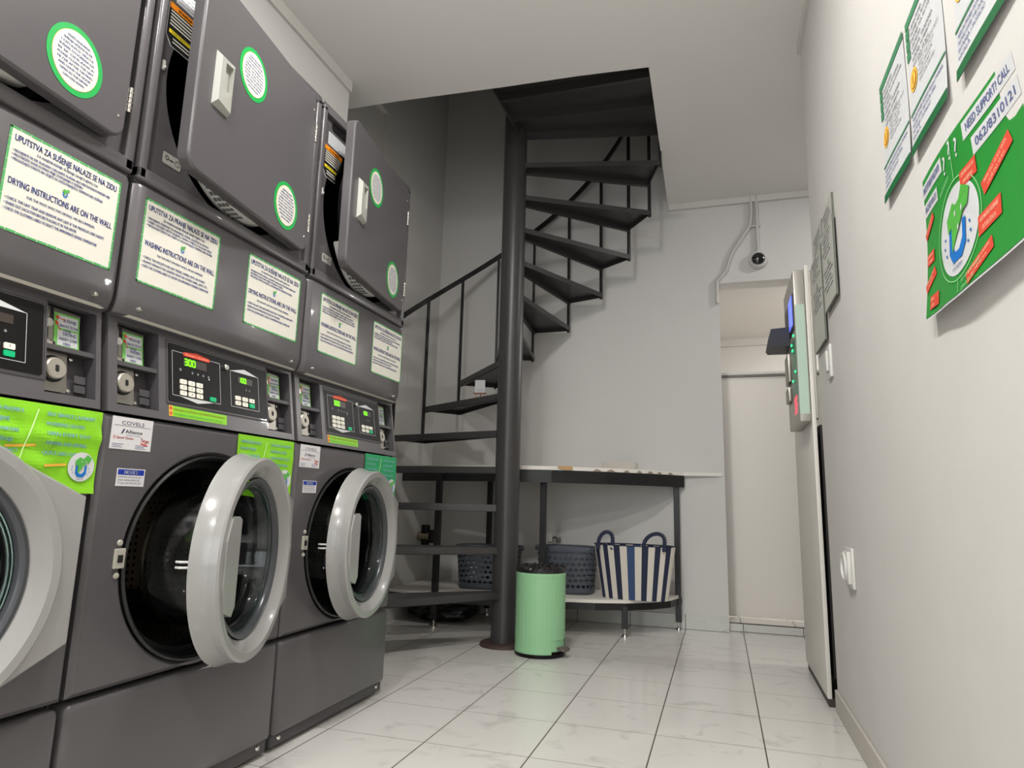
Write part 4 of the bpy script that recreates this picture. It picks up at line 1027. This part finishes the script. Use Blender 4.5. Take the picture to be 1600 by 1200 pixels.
# ================================================================== CEILING CAMERA AND CONDUITS
dc=thing('security_camera','white round security camera with black lens on the wall above the doorway','camera',(.283,4.400,2.335))
fy=lambda a,c,h:Vector((a,-h,c))
MB().lathe([(.058,0),(.060,.012),(.058,.026),(.054,.040),(.046,.046),(.041,.044),(.040,.038),(0,.038)],fy,WHITEP,40).obj('housing',dc)
MB().lathe([(.040,.044),(.036,.054),(.022,.062),(0,.065)],fy,mat('lens_dome',(24,24,26),.12,coat=.6),32).obj('lens',dc)
def pxw(pts): return pts
CP=mat('conduit_grey',(196,192,188),.5)
b=MB(); b.tube([(.287,4.384,2.783),(.287,4.384,2.70),(.285,4.384,2.62),(.284,4.384,2.50),(.285,4.384,2.43),(.286,4.380,2.385)],.0115,CP,12); o=b.obj('cable_conduit'); tag(o,'short grey conduit running from the ceiling straight down to the round camera','conduit')
o_b=MB(); o_b.box((.225,4.372,2.565),(.305,4.399,2.575),CP,.002); o_b.obj('pipe_clip',o)
b=MB(); b.tube([(.252,4.384,2.783),(.253,4.384,2.70),(.249,4.384,2.63),(.240,4.384,2.575),(.19,4.384,2.50),(.13,4.384,2.41),(.105,4.384,2.35),(.085,4.384,2.28),(.022,4.384,2.21),(.020,4.384,2.06)],.0115,CP,12)
# stays on wall until the lintel, then follows the jamb
o=b.obj('cable_conduit'); tag(o,'longer grey conduit curving away left and down to the doorway corner','conduit')

# ================================================================== KIOSK AT WALL END
cb=thing('tall_cabinet','tall narrow white cabinet standing past the end of the right wall','cabinet',(0,0,0))
KX0=.372
b=MB(); b.box((KX0,2.940,.030),(KX0+.016,3.62,1.770),mat('cabinet_white',(216,212,204),.3),.002); b.obj('door',cb)
b=MB(); b.box((KX0+.030,2.96,.10),(.60,3.60,1.085),mat('cabinet_gap_shade',(34,30,28),.6)); b.obj('body',cb,smooth=False)  # dark block added behind the door so the shaded gap stays black
b=MB(); b.box((KX0+.004,2.945,0),(.58,3.58,.03),mat('cabinet_plinth',(60,50,46),.6)); b.obj('plinth',cb,smooth=False)
k=thing('payment_terminal','slim aluminium payment terminal with blue screen and green lights mounted on the white cabinet','terminal',(KX0,2.95,1.10))
AL=mat('aluminium_case',(172,168,160),.35,metal=.35)
b=MB(); b.box((-.045,0,0),(-.002,.42,.655),AL,.004); b.obj('case',k)
MB().box((.0165,-.012,.01),(.0275,.30,.645),AL,.001).obj('rear_housing',k)
b=MB(); b.box((-.0475,.03,.40),(-.045,.38,.56),BLACK); b.obj('screen_bezel',k,smooth=False)
SCR=mat('screen_blue',(60,90,220),.3,emit=(90,110,255),es=1.2)
b=MB(); b.box((-.0490,.06,.43),(-.0476,.20,.56),SCR); b.obj('screen',k,smooth=False)
b=MB(); b.prism([(-.046,.46),(-.125,.455),(-.140,.385),(-.130,.372),(-.046,.372)],lambda a,c,h:Vector((a,h,c)),.22,.40,mat('hood_black',(30,30,40),.45)); b.obj('bill_acceptor_hood',k,smooth=False)
LG=mat('led_green',(40,230,120),.4,emit=(40,255,140),es=2.2)
b=MB()
for yy,zz,l in ((.05,.375,.03),(.13,.350,.03),(.10,.320,.04),(.04,.215,.02),(.14,.19,.03)): b.box((-.0510,yy,zz),(-.0480,yy+l*.7,zz+.008),LG)
b.obj('status_light',k,smooth=False)
b=MB(); b.box((-.060,.22,.205),(-.045,.36,.335),STEEL,.004); b.box((-.062,.24,.02+.10),(-.045,.36,.185),STEEL,.004); b.obj('note_slot',k)
MB().box((-.043,-.0015,.03),(-.006,.0,.50),mat('pale_green_reflection',(176,198,184),.3)).obj('green_reflection',k,smooth=False)  # green reflection on the near side, put into this plate's colour
b=MB(); b.box((-.0475,.03,.12),(-.0455,.18,.36),mat('reader_green',(60,120,90),.35)); b.obj('card_reader',k,smooth=False)
b=MB(); 
for i in range(6): b.box((-.0470,.05+.012*(i%3),.115-.014*i),(-.0455,.16,.123-.014*i),mat('red_sign',(240,90,110),.4,emit=(255,90,110),es=.7))
b.obj('lit_text',k,smooth=False)

# ================================================================== RIGHT WALL: POSTERS, SWITCH, SOCKET
def wallfn(y_left,z_top,wd,ht,off=.002,curl=0.0,curlside=0.0,wav=.0):
    """s right (0..wd) , t down from top as negative"""
    def fn(s,t,h):
        u=s/wd; v=-t/ht
        d=off+curl*max(0,(v-.35)/.65)**2+curlside*max(0,u-.6)**2+wav*math.sin(3.1*u+1)*v
        return Vector((RX-d-h,y_left-s,z_top+t))
    return fn
def info_sheet(y_left,z_top,label,coin_z=-.10,curl=.006,first=True,name='info_sheet'):
    wd,ht=.208,.297
    S=Sheet(wallfn(y_left,z_top,wd,ht,.002,curl,.0,.002),.0006)
    S.rect(0,-ht,wd,0,PAPER,0,6,10)
    S.rect(0,-.018,wd,0,PMG,2,6,1)
    for k in range(3): S.rect(0,-.042-.024*k,.024,-.022-.024*k,PMG,2)
    rng=random.Random(int(y_left*100))
    L1=['CIJENA PRANJA','PRANJE NA 30 STEPENI','PRANJE NA 60 STEPENI','CENTRIFUGA','VRIJEME TRAJANJA','SUŠENJE 10 MINUTA','VEŠ DO 10 KG']
    for k in range(7): S.text(L1[k],.032,-.036-.014*k,.0060,PGREY,width=(.075,.13,.15,.06,.13,.12,.10)[k],align='l',bold=.0012)
    S.ell(.032,coin_z-.045,.024,.024,PORG,2,28); S.ell(.032,coin_z-.045,.018,.018,PORD,3,24); S.ell(.032,coin_z-.045,.0165,.0165,PORG,4,24); S.text('1',.032,coin_z-.055,.020,PORD,L=5)
    for k in range(5): S.text(('INSERT COIN INTO SLOT','SELECT THE CYCLE','CLOSE THE DOOR','PRESS START','WAIT FOR THE END')[k],.066,coin_z-.028-.011*k,.0055,PGREY,width=(.12,.09,.08,.07,.09)[k],align='l',bold=.0005)
    S.rect(0,-.212,wd,-.207,PMG,2,6,1)
    for k in range(4): S.text(('NAKON PRANJA OSTAVITE VRATA OTVORENA','PLEASE LEAVE THE DOOR OPEN','PITANJA I POMOĆ','HVALA')[k],.012,-.227-.013*k,.0065,PTEXT,width=(.18,.14,.11,.05)[k],align='l',bold=.0006)
    S.rect(0,-ht,wd,-ht+.020,PDG,2,6,1)
    o=S.obj(name); tag(o,label,'poster','printed price and instruction sheets high on the right wall'); return o
info_sheet(1.640,1.745,'left one of the three green banded price sheets high on the right wall')
info_sheet(1.408,1.738,'middle one of the three green banded price sheets, its orange coin drawing halfway up')
S_=info_sheet(1.142,1.728,'nearest of the three green banded price sheets, directly above the big green poster')

# big green poster
PW,PHH=.408,.290
def pf(s,t,h):
    u=s/PW; v=-t/PHH; d=.003+.036*max(0,v-.30)**1.6*(0.5+0.6*abs(u-.15)**.5)+.004*math.sin(5*u)
    lift=.020*max(0,1-u*2.5)*max(0,v-.3)*1.3
    return Vector((RX-d-h,1.385-s*(1+.15*v),1.374+t+lift*.6))
S=Sheet(pf,.0007)
S.rect(0,-PHH,PW,0,PAPER,0,16,12); S.rect(.003,-PHH+.004,PW-.003,0,PBG,1,16,12)
WT_=PAPER
def strip(x0,z0,x1,z1,txt,m=PTEXT):
    S.rect(x0,z0,x1,z1,WT_,2,4,1); S.text(txt,(x0+x1)/2,z0+(z1-z0)*.28,(z1-z0)*.50,m,width=(x1-x0)*.84,L=3,bold=.0007)
strip(0.0,-.040,.125,-.012,'IMATE PITANJA? NAZOVITE'); strip(.006,-.078,.090,-.052,'062/8310121')
strip(.225,-.040,PW,-.008,'NEED SUPPORT? CALL'); strip(.250,-.082,PW,-.050,'062/8310121')
for x,z in ((.140,-.035),(.168,-.020),(.196,-.030)): S.text('?',x,z-.020,.036,PAPER,L=3,bold=.001)
CX,CZ=.172,-.172
S.ring(CX,CZ,.0885,.0905,mat('print_pale_line',(140,205,140),.5),3,48)
for i in range(1): S.rect(CX-.001,-.085,CX+.001,-.004,mat('print_pale_line',(140,205,140),.5),3,1,5); S.rect(CX-.001,-PHH+.006,CX+.001,-.264,mat('print_pale_line',(140,205,140),.5),3,1,3)
S.ell(CX,CZ,.080,.080,PAPER,2,40)
shirt_logo(S,CX,CZ,.080,3,False)
def redtag(cx,cz,w_,h_,rot,l1,l2):
    c,s_=math.cos(rot),math.sin(rot)
    S.poly([(cx+a*w_/2*c-bb*h_/2*s_,cz+a*w_/2*s_+bb*h_/2*c) for a,bb in ((-1,-1),(1,-1),(1,1),(-1,1))],PRED,3)
    S.text(l1,cx-h_*.12*s_*1,cz+h_*.10,h_*.24,PLRED,width=w_*.8,L=4,rot=rot,bold=.0004); S.text(l2,cx,cz-h_*.36,h_*.24,PLRED,width=w_*.6,L=4,rot=rot,bold=.0004)
redtag(.225,-.098,.060,.030,0,'CENTRIFUGA OD','1200 OBRTAJA'); redtag(.315,-.135,.100,.026,.35,'PERE DO 10 KG VEŠA','I SUŠI DO 10 KG')
redtag(.030,-.105,.060,.017,.45,'BEZ DODATNIH TROŠKOVA','SAPUN'); redtag(.285,-.205,.072,.034,.05,'AUTOMATSKO DOZIRANJE','DETERDŽENTA')
redtag(.030,-.170,.042,.024,0,'DEZINFEKCIJA','BUBNJA'); redtag(.030,-.215,.058,.020,.45,'OMEKŠIVAČ','GRATIS'); redtag(.052,-.262,.046,.026,0,'BRZO','JEFTINO'); redtag(.250,-.262,.090,.022,.28,'SUŠENJE VEŠA U SUŠARI','30 MINUTA')
S.text('SAMOUSLUŽNA PRAONICA VEŠA',.130,-.076,.008,mat('print_pale_line',(140,205,140),.5),width=.05,L=3,rot=.3)
S.text('SELF SERVICE LAUNDRY',.185,-.272,.007,mat('print_pale_line',(140,205,140),.5),width=.07,align='l',L=3,rot=.15); S.text('OPEN EVERY DAY',.185,-.286,.007,mat('print_pale_line',(140,205,140),.5),width=.05,align='l',L=3,rot=.15)
o=S.obj('promotional_poster'); tag(o,'big green poster with a round shirt and washer logo and red tags','poster')

# far laminated boards
BD=mat('board_print_grey',(186,186,178),.5); BE=mat('board_edge',(96,98,88),.6)
def board(yl,zt,wd,ht,off,label):
    S=Sheet(lambda s,t,h:Vector((RX-off-.0055-h,yl-s,zt+t)),.0005)
    S.b.box((RX-off-.0055,yl-wd,zt-ht),(RX-off,yl,zt),BE)
    S.rect(.003,-ht+.004,wd-.002,-.002,BD,1)
    rr=random.Random(int(yl*97+zt*13))
    words=['PROGRAM PRANJA','TEMPERATURA VODE','PAMUK I LAN','SINTETIKA','VUNA','NORMALNO PRANJE','TOPLO PRANJE','HLADNO PRANJE','CENTRIFUGIRANJE','DELICATE CYCLE','WARM WASH','COLD WASH']
    z=-.022
    for k in range(11):
        if k==5: shirt_logo(S,wd*.5,z-.012,.014,1,False); z-=.034; continue
        S.text(words[k],.018+(.03 if k%3 else 0),z,.0085,PGREY,width=wd*rr.uniform(.45,.75),align='l',bold=.001); z-=.0185
        if z<-ht+.02: break
    o=S.obj('instruction_board'); tag(o,label,'sign','grey instruction boards at the far end of the right wall'); return o
board(2.560,1.812,.226,.20,.0005,'upper right instruction board of the four at the far end of the right wall')
board(2.800,1.818,.232,.20,.0005,'upper left instruction board of the four, next to the wall corner')
board(2.556,1.724,.246,.282,.007,'lower right instruction board of the four, nearest to the camera')
board(2.850,1.728,.264,.372,.007,'lower left instruction board of the four, right behind the payment terminal')
sw=thing('light_switch','small white light switch high on the right wall, right of the payment terminal','switch',(RX,2.585,1.270))
MB().box((-.010,-.040,-.060),(0,.040,.060),WHITEP,.003).obj('plate',sw); MB().box((-.018,-.014,-.035),(-.010,.030,.040),WHITEP,.003).obj('rocker',sw)
so=thing('wall_socket','white wall socket low on the right wall with a round plug face','socket',(RX,2.43,.560))
MB().box((-.010,-.060,-.064),(0,.060,.062),WHITEP,.004).box((-.020,-.045,-.050),(-.008,.050,.050),WHITEP,.003).obj('plate',so)
MB().lathe([(.046,.010),(.046,.022),(.043,.026),(.038,.026),(.036,.014),(0,.014)],lambda a,c,h:Vector((-h,.012+a,c)),WHITEP,32).obj('socket_face',so)

# ================================================================== UNSEEN LIGHTS ADDED TO THE ROOM
EM=mat('lamp_diffuser',(255,250,240),.5,emit=(255,246,232),es=6.0)
def unseen_ceiling_lamp(x,y,power,label,size=.16,z=H):  # lamps out of view, placed to match the brightness
    r=thing('unseen_ceiling_light',label,'light',(x,y,z),'unseen round ceiling lights')
    MB().lathe([(0,-.004),(.085,-.004),(.098,-.012),(.100,0)],lambda a,c,h:Vector((a,c,h)),WHITEP,40).obj('housing',r)
    MB().lathe([(0,-.013),(.080,-.013),(.086,-.006)],lambda a,c,h:Vector((a,c,h)),EM,40).obj('diffuser',r)
    l=bpy.data.lights.new('lamp','AREA'); l.shape='DISK'; l.size=size; l.energy=power; l.color=(1.0,.985,.955)
    lo=bpy.data.objects.new('lamp',l); COL.objects.link(lo); lo.location=(0,0,-.03); lo.parent=r
    l=bpy.data.lights.new('lamp_glow','POINT'); l.shadow_soft_size=.05; l.energy=power*.42; l.color=(1.0,.985,.955)
    lo=bpy.data.objects.new('lamp_glow',l); COL.objects.link(lo); lo.location=(0,0,-.08); lo.parent=r
unseen_ceiling_lamp(-.52,1.35,22,'unseen round ceiling light nearest to the stair opening')
unseen_ceiling_lamp(-.62,.10,26,'unseen round ceiling light above the middle of the room')
unseen_ceiling_lamp(-.70,-1.3,22,'unseen round ceiling light behind the camera')
unseen_ceiling_lamp(1.15,5.2,20,'unseen ceiling light of the passage behind the doorway',.2,2.30)
unseen_ceiling_lamp(1.3,3.7,10,'unseen ceiling light in the side bay past the right wall end')
